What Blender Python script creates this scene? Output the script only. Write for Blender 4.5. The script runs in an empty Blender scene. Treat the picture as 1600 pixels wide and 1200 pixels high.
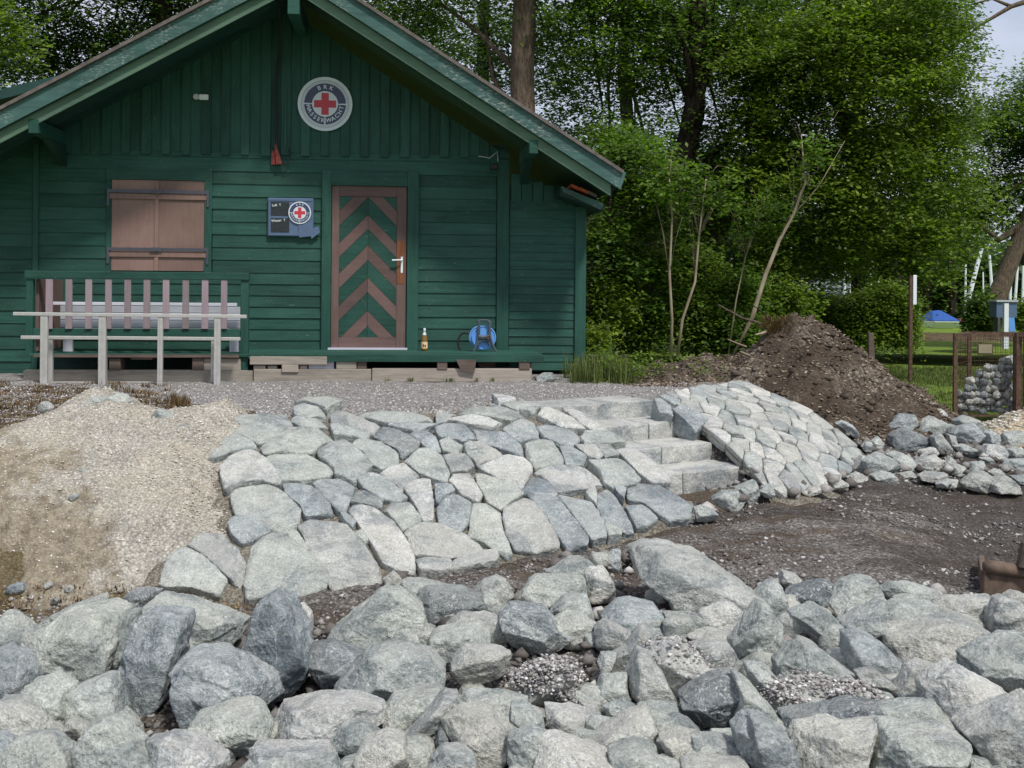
import bpy, bmesh, math, random, time
import numpy as np
from mathutils import Vector, Matrix, noise as mnoise
T0 = time.time()
rnd = random.Random(7)
rng = np.random.default_rng(11)
SC = bpy.context.scene
COL = SC.collection

# ------------------------------------------------------------------ camera
F = 1650.0; CX, CY = 800.0, 460.0; HC = 0.96; ROLL = math.radians(0.46)
cam_d = bpy.data.cameras.new('camera'); cam = bpy.data.objects.new('camera', cam_d); COL.objects.link(cam)
ca, sa = math.cos(ROLL), math.sin(ROLL)
cam.matrix_world = Matrix(((ca, -sa, 0, 0), (0, 0, -1, 0), (sa, ca, 0, HC), (0, 0, 0, 1)))
cam_d.sensor_width = 36; cam_d.lens = F / 1600 * 36
cam_d.shift_y = -140.0 / 1600
cam_d.clip_end = 1500; cam_d.clip_start = 0.05
SC.camera = cam
# ------------------------------------------------------------------ sky and sun
SUN_EL, SUN_AZ = math.radians(57), math.radians(146)   # azimuth clockwise from +Y: behind and right of the camera
world = bpy.data.worlds.new('World'); SC.world = world; world.use_nodes = True
wn, wl = world.node_tree.nodes, world.node_tree.links
wn.clear()
wo = wn.new('ShaderNodeOutputWorld'); bg = wn.new('ShaderNodeBackground')
sky = wn.new('ShaderNodeTexSky'); sky.sky_type = 'NISHITA'; sky.sun_disc = False
sky.sun_elevation = SUN_EL; sky.sun_rotation = SUN_AZ; sky.air_density = 1.3; sky.dust_density = 1.5
tc = wn.new('ShaderNodeTexCoord'); nz = wn.new('ShaderNodeTexNoise'); nz.inputs['Scale'].default_value = 2.2; nz.inputs['Detail'].default_value = 6
mp = wn.new('ShaderNodeMapping'); mp.inputs['Scale'].default_value = (1, 1, 2.2)
rp = wn.new('ShaderNodeValToRGB'); rp.color_ramp.elements[0].position = .34; rp.color_ramp.elements[1].position = .58
mx = wn.new('ShaderNodeMix'); mx.data_type = 'RGBA'
wl.new(tc.outputs['Generated'], mp.inputs['Vector']); wl.new(mp.outputs['Vector'], nz.inputs['Vector'])
wl.new(nz.outputs['Fac'], rp.inputs['Fac']); wl.new(rp.outputs['Color'], mx.inputs['Factor'])
wl.new(sky.outputs['Color'], mx.inputs[6]); mx.inputs[7].default_value = (8.2, 8.7, 10.6, 1)
wl.new(mx.outputs[2], bg.inputs['Color']); bg.inputs['Strength'].default_value = .085
wl.new(bg.outputs['Background'], wo.inputs['Surface'])
sd = bpy.data.lights.new('sun', 'SUN'); sun = bpy.data.objects.new('sun', sd); COL.objects.link(sun)
sd.energy = 3.2; sd.angle = math.radians(6); sd.color = (1, .965, .91)
sv = Vector((math.sin(SUN_AZ) * math.cos(SUN_EL), math.cos(SUN_AZ) * math.cos(SUN_EL), math.sin(SUN_EL)))
sun.rotation_euler = sv.to_track_quat('Z', 'Y').to_euler(); sun.location = sv * 30
SC.view_settings.view_transform = 'Standard'; SC.view_settings.look = 'None'
SC.view_settings.gamma = 1; SC.view_settings.use_curve_mapping = False
SC.view_settings.exposure = 0.14
SC.render.engine = 'CYCLES'
SC.cycles.max_bounces = 6; SC.cycles.diffuse_bounces = 3; SC.cycles.glossy_bounces = 2
SC.cycles.transmission_bounces = 3; SC.cycles.transparent_max_bounces = 4

# ------------------------------------------------------------------ measuring helpers
def ray(px, py):
    X, Y = px - CX, py - CY
    return np.array(((X * ca + Y * sa) / F, 1.0, -(-X * sa + Y * ca) / F))
def at(px, py, d):
    r = ray(px, py); return Vector((r[0] * d, d, HC + r[2] * d))
PSI = math.radians(5.7)
HU = Vector((math.cos(PSI), math.sin(PSI), 0)); HN = Vector((math.sin(PSI), -math.cos(PSI), 0))
HO = at(580, 546, 12.5); HO.z = 0
def W(px, py, off=0.0):
    "pixel -> (u, z) on the plane `off` metres in front of the hut wall"
    r = Vector(ray(px, py)); P = HO + HN * off - Vector((0, 0, HC))
    t = P.dot(HN) / r.dot(HN); q = r * t
    return ((q - P).dot(HU), q.z + HC)
def hutw(u, v, z): return HO + HU * u + HN * v + Vector((0, 0, z))

# ------------------------------------------------------------------ objects
def link(name, me, mat=None, parent=None, loc=None):
    o = bpy.data.objects.new(name, me); COL.objects.link(o)
    if mat is not None and me is not None and len(me.materials) == 0: me.materials.append(mat)
    if loc is not None: o.location = loc
    if parent is not None: o.parent = parent
    return o
def tag(o, label=None, cat=None, group=None, kind=None):
    if label: o['label'] = label
    if cat: o['category'] = cat
    if group: o['group'] = group
    if kind: o['kind'] = kind
    return o
def thing(name, label, cat, loc=(0, 0, 0), rz=0, group=None):
    o = bpy.data.objects.new(name, None); COL.objects.link(o); o.location = loc; o.rotation_euler = (0, 0, rz)
    o.empty_display_size = .1
    return tag(o, label, cat, group)
def mesh_np(name, V, Fc, smooth=False, mats=None):
    "V (n,3), Fc (m,k) arrays"
    V = np.asarray(V, dtype=np.float32); Fc = np.asarray(Fc, dtype=np.int32)
    me = bpy.data.meshes.new(name); k = Fc.shape[1]; m = len(Fc)
    me.vertices.add(len(V)); me.vertices.foreach_set('co', V.ravel())
    me.loops.add(m * k); me.loops.foreach_set('vertex_index', Fc.ravel())
    me.polygons.add(m); me.polygons.foreach_set('loop_start', np.arange(0, m * k, k, dtype=np.int32))
    me.polygons.foreach_set('loop_total', np.full(m, k, dtype=np.int32))
    if smooth: me.polygons.foreach_set('use_smooth', np.ones(m, dtype=bool))
    me.update(calc_edges=True); 
    return me
class MB:
    "collects simple shapes, builds one mesh"
    def __init__(s): s.v = []; s.f = []
    def hexa(s, p):
        b = len(s.v); s.v += [tuple(q) for q in p]
        s.f += [[b + i for i in q] for q in ((0, 3, 2, 1), (4, 5, 6, 7), (0, 1, 5, 4), (1, 2, 6, 5), (2, 3, 7, 6), (3, 0, 4, 7))]; return s
    def box(s, x0, x1, y0, y1, z0, z1):
        return s.hexa([(x0, y0, z0), (x1, y0, z0), (x1, y1, z0), (x0, y1, z0), (x0, y0, z1), (x1, y0, z1), (x1, y1, z1), (x0, y1, z1)])
    def prism(s, poly, y0, y1):
        "poly of (x,z) extruded along y"
        n = len(poly); b = len(s.v)
        s.v += [(p[0], y0, p[1]) for p in poly] + [(p[0], y1, p[1]) for p in poly]
        s.f += [[b + i for i in range(n)][::-1], [b + n + i for i in range(n)]]
        s.f += [[b + i, b + (i + 1) % n, b + n + (i + 1) % n, b + n + i] for i in range(n)]; return s
    def tube(s, pts, r, n=8, r1=None):
        pts = [Vector(p) for p in pts]; b = len(s.v); m = len(pts)
        for i, p in enumerate(pts):
            d = (pts[min(i + 1, m - 1)] - pts[max(i - 1, 0)]).normalized()
            a = d.orthogonal() if i == 0 else (a - d * a.dot(d))
            a.normalize(); c = d.cross(a)
            rr = r[i] if isinstance(r, (list, tuple)) else (r if r1 is None else r + (r1 - r) * i / (m - 1))
            for k in range(n):
                t = 2 * math.pi * k / n; s.v.append(tuple(p + (a * math.cos(t) + c * math.sin(t)) * rr))
        for i in range(m - 1):
            for k in range(n):
                q = b + i * n; s.f.append([q + k, q + (k + 1) % n, q + n + (k + 1) % n, q + n + k])
        s.f += [[b + k for k in range(n)][::-1], [b + (m - 1) * n + k for k in range(n)]]; return s
    def lathe(s, prof, c=(0, 0, 0), n=20, axis='z'):
        b = len(s.v)
        for (r, h) in prof:
            for k in range(n):
                t = 2 * math.pi * k / n; x, y = r * math.cos(t), r * math.sin(t)
                s.v.append((c[0] + x, c[1] + y, c[2] + h) if axis == 'z' else (c[0] + x, c[1] - h, c[2] + y))
        for i in range(len(prof) - 1):
            for k in range(n):
                q = b + i * n; s.f.append([q + k, q + (k + 1) % n, q + n + (k + 1) % n, q + n + k])
        s.f += [[b + k for k in range(n)][::-1], [b + (len(prof) - 1) * n + k for k in range(n)]]; return s
    def mesh(s, name, bevel=0, smooth=False):
        me = bpy.data.meshes.new(name); me.from_pydata(s.v, [], s.f)
        bm = bmesh.new(); bm.from_mesh(me)
        bmesh.ops.recalc_face_normals(bm, faces=bm.faces)
        if bevel: bmesh.ops.bevel(bm, geom=bm.edges[:], offset=bevel, segments=1, affect='EDGES', profile=.5)
        bm.to_mesh(me); bm.free()
        if smooth:
            for p in me.polygons: p.use_smooth = True
        return me
    def build(s, name, mat, parent=None, bevel=0, smooth=False, loc=None):
        return link(name, s.mesh(name, bevel, smooth), mat, parent, loc)

# ------------------------------------------------------------------ materials
def lin(r, g, b):
    return tuple(((c / 255) / 12.92 if c / 255 <= .04045 else ((c / 255 + .055) / 1.055) ** 2.4) for c in (r, g, b)) + (1,)
class NT:
    def __init__(s, name, rough=.8, spec=.3):
        s.m = bpy.data.materials.new(name); s.m.use_nodes = True; t = s.m.node_tree; s.n, s.l = t.nodes, t.links
        s.b = s.n['Principled BSDF']; s.b.inputs['Roughness'].default_value = rough
        s.b.inputs['Specular IOR Level'].default_value = spec
        s.co = s.n.new('ShaderNodeTexCoord').outputs['Object']; s.oi = s.n.new('ShaderNodeObjectInfo')
    def map(s, sc=(1, 1, 1), src=None, rndoff=False):
        m = s.n.new('ShaderNodeMapping'); m.inputs['Scale'].default_value = sc; s.l.new(src or s.co, m.inputs['Vector'])
        if rndoff:
            c = s.n.new('ShaderNodeCombineXYZ'); q = s.math('MULTIPLY', s.oi.outputs['Random'], 37.0)
            for i in range(3): s.l.new(q, c.inputs[i])
            s.l.new(c.outputs[0], m.inputs['Location'])
        return m.outputs[0]
    def noise(s, sc, det=4, vec=None, rough=.55, dist=0):
        x = s.n.new('ShaderNodeTexNoise'); x.inputs['Scale'].default_value = sc; x.inputs['Detail'].default_value = det
        x.inputs['Roughness'].default_value = rough; x.inputs['Distortion'].default_value = dist
        s.l.new(vec or s.co, x.inputs['Vector']); return x.outputs['Fac']
    def voro(s, sc, vec=None, feat='F1', out='Distance'):
        x = s.n.new('ShaderNodeTexVoronoi'); x.feature = feat; x.inputs['Scale'].default_value = sc
        s.l.new(vec or s.co, x.inputs['Vector']); return x.outputs[out]
    def math(s, op, a, b=None, c=None):
        x = s.n.new('ShaderNodeMath'); x.operation = op
        for i, q in enumerate((a, b, c)):
            if q is None: continue
            if isinstance(q, (int, float)): x.inputs[i].default_value = q
            else: s.l.new(q, x.inputs[i])
        return x.outputs[0]
    def ramp(s, fac, stops):
        x = s.n.new('ShaderNodeValToRGB'); e = x.color_ramp.elements
        while len(e) < len(stops): e.new(.5)
        for q, (p, c) in zip(e, stops): q.position = p; q.color = c if len(c) == 4 else tuple(c) + (1,)
        s.l.new(fac, x.inputs['Fac']); return x.outputs['Color']
    def mix(s, fac, a, b, mode='MIX'):
        x = s.n.new('ShaderNodeMix'); x.data_type = 'RGBA'; x.blend_type = mode
        for k, q in ((0, fac), (6, a), (7, b)):
            if isinstance(q, (int, float)): x.inputs[k].default_value = q
            elif isinstance(q, tuple): x.inputs[k].default_value = q
            else: s.l.new(q, x.inputs[k])
        return x.outputs[2]
    def col(s, c):
        if isinstance(c, tuple): s.b.inputs['Base Color'].default_value = c
        else: s.l.new(c, s.b.inputs['Base Color'])
    def bump(s, h, strength=.5, dist=.01):
        x = s.n.new('ShaderNodeBump'); x.inputs['Strength'].default_value = strength; x.inputs['Distance'].default_value = dist
        s.l.new(h, x.inputs['Height']); s.l.new(x.outputs[0], s.b.inputs['Normal'])
BW = ((.0, (0, 0, 0)), (1., (1, 1, 1)))
def wood_mat(name, c, axis='x', var=.35, chip=.0, chipc=(.35, .33, .28, 1), rough=.65, grain=.25):
    t = NT(name, rough, .35)
    sc = {'x': (1.2, 14, 14), 'z': (14, 14, 1.2)}[axis]
    v = t.map(sc, rndoff=True); g = t.noise(2.2, 6, v, .65)
    big = t.noise(1.3, 3, t.map((1, 1, 1), rndoff=True))
    dark = tuple(x * (1 - var) for x in c[:3]) + (1,); lite = tuple(min(1, x * (1 + var) + .006) for x in c[:3]) + (1,)
    k = t.ramp(g, ((.28, dark), (.72, lite)))
    r2 = t.ramp(t.oi.outputs['Random'], ((0, (.72, .74, .72)), (1, (1.16, 1.13, 1.16))))
    k = t.mix(1., k, r2, 'MULTIPLY')
    k = t.mix(t.ramp(big, ((.45, (0, 0, 0)), (.75, (.55, .55, .55)))), k, tuple(min(1, x * 1.5 + .02) for x in c[:3]) + (1,))
    k = t.mix(t.ramp(t.noise(2.6, 5, None, .7), ((.56, (0, 0, 0)), (.74, (.4, .4, .4)))), k, tuple(x * .55 for x in c[:3]) + (1,))
    if chip > 0:
        n2 = t.noise(60, 4, t.map({'x': (.35, 1, 1), 'z': (1, 1, .35)}[axis], rndoff=True), .6)
        n3 = t.noise(3, 2, t.map(rndoff=True))
        msk = t.math('MULTIPLY', t.ramp(n2, ((.68 - chip * .10, (0, 0, 0)), (.76 - chip * .10, (1, 1, 1)))), t.ramp(n3, ((.42, (0, 0, 0)), (.6, (1, 1, 1)))))
        k = t.mix(t.math('MULTIPLY', msk, .6), k, chipc)
    t.col(k); t.bump(g, grain, .006)
    return t.m
def plain(name, c, rough=.5, metal=0, spec=.4, nvar=.12, sc=8, bump=.1):
    t = NT(name, rough, spec); t.b.inputs['Metallic'].default_value = metal
    n = t.noise(sc, 5, t.map(rndoff=True))
    t.col(t.ramp(n, ((.3, tuple(x * (1 - nvar) for x in c[:3])), (.7, tuple(min(1, x * (1 + nvar)) for x in c[:3])))))
    if bump: t.bump(n, bump, .004)
    return t.m
def rock_mat(name, a, b, fleck=(.74, .75, .74, 1), flk=.5, dust=(.40, .37, .32, 1), dustk=.5, bs=1.0, ao=False):
    t = NT(name, .85, .25); V = t.map(rndoff=True)
    n1 = t.noise(3.2, 6, V, .62, .4); n2 = t.noise(17, 6, V, .7); n3 = t.noise(75, 4, V, .7)
    base = t.ramp(n1, ((.3, a), (.68, b)))
    base = t.mix(t.ramp(n2, ((.35, (0, 0, 0)), (.75, (.6, .6, .6)))), base, tuple(x * 1.35 for x in b[:3]) + (1,))
    base = t.mix(.55, base, t.ramp(n3, ((.27, (.3, .31, .32)), (.5, (.93, .93, .93)), (.72, (1.8, 1.8, 1.8)))), 'MULTIPLY')
    base = t.mix(1., base, t.ramp(t.oi.outputs['Random'], ((0, (.86, .88, .9)), (.35, (1.02, 1.02, 1.0)), (.7, (.95, .97, .98)), (1, (1.12, 1.1, 1.06)))), 'MULTIPLY')
    f1 = t.ramp(t.noise(34, 5, V, .75, 1.6), ((.54, (0, 0, 0)), (.60, (1, 1, 1)))); f2 = t.ramp(t.noise(3.0, 3, t.map((1, 1, 1), V)), ((.44, (.0, .0, .0)), (.62, (1, 1, 1))))
    pt_ = t.ramp(t.noise(1.6, 5, t.map((1, 1, 1.7), V), .7, 1.5), ((.40, (.52, .56, .6)), (.48, (.98, .98, .98)), (.66, (1.22, 1.2, 1.15))))
    base = t.mix(.8, base, pt_, 'MULTIPLY')
    base = t.mix(t.math('MULTIPLY', t.math('MULTIPLY', f1, f2), flk), base, fleck)
    ve = t.ramp(t.voro(4.5, t.map((1, 1.8, 1.0), V), 'DISTANCE_TO_EDGE'), ((0, (1, 1, 1)), (.02, (0, 0, 0))))
    base = t.mix(t.math('MULTIPLY', ve, .3), base, fleck)
    g = t.n.new('ShaderNodeNewGeometry'); sx = t.n.new('ShaderNodeSeparateXYZ'); t.l.new(g.outputs['Normal'], sx.inputs[0])
    up = t.math('MULTIPLY', t.ramp(sx.outputs['Z'], ((.35, (0, 0, 0)), (.95, (1, 1, 1)))), t.ramp(t.noise(5, 5, V, .65), ((.4, (0, 0, 0)), (.62, (1, 1, 1)))))
    base = t.mix(t.math('MULTIPLY', up, dustk), base, dust)
    t.col(base)
    h = t.math('ADD', t.math('MULTIPLY', n2, .7), t.math('MULTIPLY', n3, .3)); h = t.math('ADD', h, t.math('MULTIPLY', n1, .8))
    h = t.math('ADD', h, t.math('MULTIPLY', t.voro(11, t.map((1, 1, 1.6), V)), .35))
    t.bump(h, bs, .045)
    return t.m
def ground_mat(name, cols, dark=None, darkn=(.5, .62), sc=55, extra=None, bs=.8):
    "gravel: voronoi cells, each stone its own tone"
    t = NT(name, .92, .15)
    vc = t.voro(sc, out='Color'); vd = t.voro(sc)
    s = t.n.new('ShaderNodeSeparateColor'); t.l.new(vc, s.inputs[0])
    n = len(cols); c = t.ramp(s.outputs[0], [(i / max(1, n - 1), q) for i, q in enumerate(cols)])
    c = t.mix(t.ramp(vd, ((.3, (0, 0, 0)), (.85, (.6, .6, .6)))), c, tuple(x * .35 for x in cols[0][:3]) + (1,))
    big = t.noise(1.1, 6, None, .65)
    if dark: c = t.mix(t.ramp(big, ((darkn[0], (0, 0, 0)), (darkn[1], (1, 1, 1)))), c, dark)
    c = t.mix(.6, c, t.ramp(t.noise(6, 6, None, .7), ((.3, (.62, .62, .62)), (.7, (1.25, 1.25, 1.25)))), 'MULTIPLY')
    if extra: c = extra(t, c)
    t.col(c)
    h = t.math('SUBTRACT', t.noise(20, 5, None, .7), t.math('MULTIPLY', vd, .6))
    t.bump(h, bs, .02); return t.m

GREEN = lin(26, 72, 60)
M = {}
M['green_x'] = wood_mat('green_paint_along', GREEN, 'x', .32, .5, (.20, .24, .20, 1))
M['green_z'] = wood_mat('green_paint_up', GREEN, 'z', .28, .35, (.20, .24, .20, 1))
M['barge'] = wood_mat('worn_green_fascia', lin(56, 90, 84), 'x', .32, 1.6, (.34, .35, .32, 1))
M['barge_light'] = wood_mat('pale_green_fascia', lin(84, 112, 92), 'x', .2, .5, (.32, .33, .30, 1))
M['dark_green'] = wood_mat('dark_green_paint', lin(22, 60, 52), 'x', .25, .1)
M['pink_z'] = wood_mat('faded_brown_paint_up', lin(102, 82, 76), 'z', .2, .3, (.18, .12, .1, 1))
M['pink_x'] = wood_mat('faded_brown_paint_along', lin(100, 79, 74), 'x', .2, .3, (.18, .12, .1, 1))
M['shutter'] = wood_mat('pinkish_brown_shutter_paint', lin(128, 103, 93), 'z', .12, .25, (.2, .14, .12, 1))
M['slat'] = wood_mat('mauve_slat_paint', lin(138, 124, 127), 'z', .12, .2)
M['raw'] = wood_mat('weathered_raw_timber', lin(148, 140, 128), 'x', .35, .5, (.12, .1, .09, 1), .85, .5)
M['raw_dark'] = wood_mat('old_dark_timber', lin(98, 84, 76), 'x', .4, .4, (.3, .27, .24, 1), .85, .5)
M['bare'] = wood_mat('bare_orange_timber', lin(128, 78, 48), 'z', .3, .2)
M['greywhite'] = wood_mat('pale_grey_bench_paint', lin(186, 188, 196), 'x', .1, .2, (.25, .25, .25, 1))
M['alu'] = plain('brushed_aluminium', (.50, .49, .46, 1), .5, .35, .5, .1, 20)
M['steel'] = plain('grey_strap_steel', lin(88, 88, 98), .5, .5, .5)
M['rust'] = plain('rusty_steel', lin(96, 76, 62), .85, .2, .3, .45, 25, .5)
M['rustred'] = plain('rust_red_plate', lin(126, 62, 56), .8, 0, .3, .3, 30)
M['black'] = plain('black_rubber', (.015, .015, .016, 1), .6)
M['void'] = plain('underfloor_shade', (.03, .026, .022, 1), .95)  # near-black colour stands in for the shade under the hut
M['white'] = plain('white_enamel', lin(226, 232, 236), .35, 0, .5, .04)
M['signwhite'] = plain('sign_white', lin(205, 216, 220), .4, 0, .5, .05)
M['signnavy'] = plain('sign_navy', lin(62, 66, 98), .45, 0, .5, .08)
M['signred'] = plain('sign_red', lin(190, 54, 66), .45, 0, .5, .06)
M['boardblue'] = plain('slate_blue_plastic', lin(84, 104, 132), .5, 0, .5, .08)
M['chalk'] = plain('blackboard_panel', lin(52, 58, 60), .8, 0, .2, .3, 40)
M['reelblue'] = plain('light_blue_plastic', lin(98, 156, 222), .4, 0, .5, .06)
M['reelgrey'] = plain('dark_grey_plastic', lin(74, 82, 90), .5)
M['brass'] = plain('amber_glass', lin(120, 84, 26), .15, 0, .8, .1)
M['plate'] = plain('dirty_plate', lin(140, 132, 106), .8)
M['label'] = plain('bottle_label', lin(226, 196, 150), .6)
M['orange'] = plain('orange_clay_tile', lin(176, 92, 60), .8, 0, .2, .25, 20)
M['roofing'] = plain('brown_grey_roof_felt', lin(104, 96, 92), .9, 0, .2, .3, 12, .4)
M['concrete'] = rock_mat('cut_stone_step', lin(140, 141, 138), lin(178, 178, 174), dustk=.35, flk=.2, bs=.5)
M["rock"] = rock_mat("grey_quarry_rock", lin(136, 143, 138), lin(184, 187, 181), dustk=.3)
M["rock_blue"] = rock_mat("blue_grey_quarry_rock", lin(120, 129, 130), lin(172, 177, 176), dustk=.25, flk=.75)
M["rock_pale"] = rock_mat("pale_quarry_rock", lin(168, 168, 162), lin(204, 203, 197), dustk=.35, flk=.95)
M["rock_tan"] = rock_mat("dusty_tan_rock", lin(146, 147, 141), lin(188, 188, 181), dust=(.42, .41, .38, 1), dustk=.45)
M["rock_dark"] = rock_mat("dark_slaty_rock", lin(88, 95, 97), lin(142, 147, 147), dustk=.3, flk=.8)
M['bark'] = None
t = NT('tree_bark', .95, .15); V = t.map((9, 9, 2)); n = t.noise(3, 6, V, .7)
t.col(t.ramp(n, ((.3, lin(60, 50, 42)), (.7, lin(128, 114, 98))))); t.bump(n, .9, .04); M['bark'] = t.m
t = NT('dark_tree_bark', .95, .1); V = t.map((9, 9, 2)); n = t.noise(3, 6, V, .7)
t.col(t.ramp(n, ((.3, lin(26, 22, 20)), (.7, lin(66, 58, 50))))); t.bump(n, .9, .04); M['bark_dark'] = t.m
t = NT('pale_sapling_bark', .9, .15); n = t.noise(9, 4, t.map((1, 1, .3)))
t.col(t.ramp(n, ((.3, lin(110, 98, 80)), (.7, lin(172, 160, 136))))); M['bark_pale'] = t.m
def leaf_mat(name, c0, c1, c2, tr=.35):
    t = NT(name, .55, .35); g = t.n.new('ShaderNodeNewGeometry')
    c = t.ramp(g.outputs['Random Per Island'], ((0, c0), (.5, c1), (1, c2)))
    big = t.noise(.9, 3); c = t.mix(.7, c, t.ramp(big, ((.36, (.5, .56, .5)), (.62, (1.3, 1.25, 1.1)))), 'MULTIPLY')
    t.col(c); tl = t.n.new('ShaderNodeBsdfTranslucent'); t.l.new(t.mix(1., c, (1.3, 1.5, .6, 1), 'MULTIPLY'), tl.inputs['Color'])
    ms = t.n.new('ShaderNodeMixShader'); ms.inputs[0].default_value = tr
    t.l.new(t.b.outputs[0], ms.inputs[1]); t.l.new(tl.outputs[0], ms.inputs[2]); t.l.new(ms.outputs[0], t.n['Material Output'].inputs['Surface'])
    return t.m
M['leaf'] = leaf_mat('leaf_mid_green', lin(48, 70, 18), lin(74, 104, 28), lin(110, 138, 44), .45)
M['leaf_lit'] = leaf_mat('leaf_fresh_green', lin(56, 76, 18), lin(86, 112, 28), lin(130, 150, 52), .45)
M['leaf_dark'] = leaf_mat('leaf_deep_green', lin(42, 62, 18), lin(60, 88, 24), lin(90, 118, 38), .42)
M['grass'] = leaf_mat('grass_blade', lin(66, 82, 40), lin(92, 108, 54), lin(136, 140, 92), .3)
M['dry'] = leaf_mat('dry_weed', lin(84, 62, 48), lin(116, 90, 66), lin(148, 128, 94), .2)
GRAV = (lin(96, 92, 92), lin(128, 122, 120), lin(150, 144, 140), lin(112, 108, 112), lin(186, 182, 178))
M['gravel'] = ground_mat('grey_gravel', GRAV, None, sc=60)
def shade_mud(t, c):
    # shadow right of the steps painted as darker gravel, with muddy streaks
    sx = t.n.new('ShaderNodeSeparateXYZ'); t.l.new(t.co, sx.inputs[0])
    n = t.noise(1.6, 5, t.map((.6, 1.6, 1)), .6)
    a = t.math('ADD', t.math('MULTIPLY', n, 1.3), t.math('MULTIPLY', sx.outputs['X'], .16))
    c = t.mix(t.ramp(a, ((.78, (0, 0, 0)), (1.05, (.85, .85, .85)))), c, lin(58, 50, 48))
    return c
M['lower'] = ground_mat('muddy_gravel', (lin(92, 82, 74), lin(112, 102, 94), lin(138, 130, 124), lin(84, 76, 70), lin(172, 166, 158)), lin(84, 68, 52), (.46, .56), sc=48, extra=shade_mud)
M['sand'] = ground_mat('tan_crushed_gravel', (lin(164, 148, 122), lin(184, 170, 144), lin(196, 184, 160), lin(150, 134, 108), lin(210, 200, 180)), None, sc=50, bs=.6)
M['soil'] = ground_mat('brown_soil', (lin(72, 58, 44), lin(98, 80, 60), lin(120, 104, 80), lin(84, 74, 48), lin(150, 138, 114)), lin(66, 62, 36), (.5, .62), sc=42)
M['bed'] = ground_mat('gritty_joint_fill', (lin(104, 98, 88), lin(134, 128, 114), lin(152, 146, 132), lin(90, 84, 74)), None, sc=70)
M['mulch'] = ground_mat('dark_bark_mulch', (lin(84, 74, 64), lin(108, 96, 84), lin(132, 120, 106), lin(68, 60, 52), lin(164, 154, 138)), lin(74, 64, 54), (.48, .58), sc=34, bs=1.)
t = NT('lawn', .95, .1); n = t.noise(2.0, 6, None, .7); n2 = t.noise(60, 3, None, .8)
t.col(t.mix(.6, t.ramp(n, ((.3, lin(88, 112, 40)), (.7, lin(124, 144, 62)))), t.ramp(n2, ((.3, (.5, .5, .5)), (.7, (1.4, 1.4, 1.4)))), 'MULTIPLY')); t.bump(n2, .8, .03); M['lawn'] = t.m
# ------------------------------------------------------------------ numeric noise
_tab = np.random.default_rng(5).random((64, 64, 64))
def vnoise(P):
    P = np.asarray(P, dtype=float); i = np.floor(P).astype(int); f = P - i; f = f * f * (3 - 2 * f)
    o = 0
    for dx in (0, 1):
        wx = f[:, 0] if dx else 1 - f[:, 0]
        for dy in (0, 1):
            wy = f[:, 1] if dy else 1 - f[:, 1]
            for dz in (0, 1):
                wz = f[:, 2] if dz else 1 - f[:, 2]
                o = o + wx * wy * wz * _tab[(i[:, 0] + dx) % 64, (i[:, 1] + dy) % 64, (i[:, 2] + dz) % 64]
    return o * 2 - 1
def fbm(P, o=4, g=.5):
    a, s, r = 1., 1., 0
    for k in range(o): r = r + a * vnoise(P * s + k * 17.3); s *= 2.03; a *= g
    return r

# ------------------------------------------------------------------ terrain height
TOE = np.array([(-7, 6.3, -.92), (-1.62, 6.36, -.90), (-.6, 6.67, -.85), (0, 6.87, -.80), (.65, 7.19, -.74), (1.29, 7.6, -.66), (1.9, 8.07, -.58), (2.45, 8.27, -.56), (3.3, 9.6, -.56), (3.7, 11.6, -.5), (9, 12.5, -.42)])
CRE = np.array([(-7, 8.6), (-2.2, 8.55), (-1.7, 8.8), (-1, 9.05), (-.2, 9.3), (.55, 9.3), (1.3, 9.7), (1.9, 10.4), (2.5, 11.6), (3.1, 12.6), (9, 14)])
def sst(x): x = np.clip(x, 0, 1); return x * x * (3 - 2 * x)
def Hs(x, y):
    x = np.asarray(x, float); y = np.asarray(y, float)
    yt = np.interp(x, TOE[:, 0], TOE[:, 1]); zt = np.interp(x, TOE[:, 0], TOE[:, 2]); yc = np.interp(x, CRE[:, 0], CRE[:, 1])
    ztop = -.36 * sst((x - 2.3) / 1.3)
    t = np.clip((yc - y) / (yc - yt), 0, 1)
    z = ztop + (zt - ztop) * t ** 1.45
    g = np.interp(x, [-7, 0, 2.5, 6], [-.98, -.94, -.86, -.78])
    low = zt + (g - zt) * sst((yt - y) / 3.0)
    return np.where(y < yt, low, z)
def hit(px, py, lift=0.0, f=Hs):
    r = ray(px, py); a, b = 3.0, 20.0
    g = lambda d: HC + r[2] * d - (float(f(r[0] * d, d)) + lift)
    d = a; st = .1
    while d < b and g(d) > 0: d += st
    lo, hi = d - st, d
    for _ in range(22):
        m = (lo + hi) / 2
        if g(m) > 0: lo = m
        else: hi = m
    return Vector((r[0] * hi, hi, HC + r[2] * hi))

# stairs
SE = np.array((.84, .5425)); SP = np.array((.52, -.854)); SR0 = np.array((1.30, 9.66)); STEP = np.array((.207, -.348)); RISE = .14
# right bank patch (real surface through nine measured points)
PP = [[at(1030, 620, 9.75), at(1094, 606, 10.7), at(1160, 598, 11.7)],
      [at(1124, 688, 8.90), at(1198, 665, 9.6), at(1264, 646, 10.9)],
      [at(1200, 772, 8.12), at(1292, 765, 8.3), at(1350, 712, 10.0)]]
PPn = np.array([[list(q) for q in r] for r in PP])
def lag(t): return np.array([2 * (t - .5) * (t - 1), -4 * t * (t - 1), 2 * t * (t - .5)])
def patch(s, t): return np.einsum('j,i,jik->k', lag(t), lag(s), PPn)
PGRID = np.array([[patch(s, t) for s in np.linspace(0, 1, 40)] for t in np.linspace(0, 1, 40)])

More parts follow.
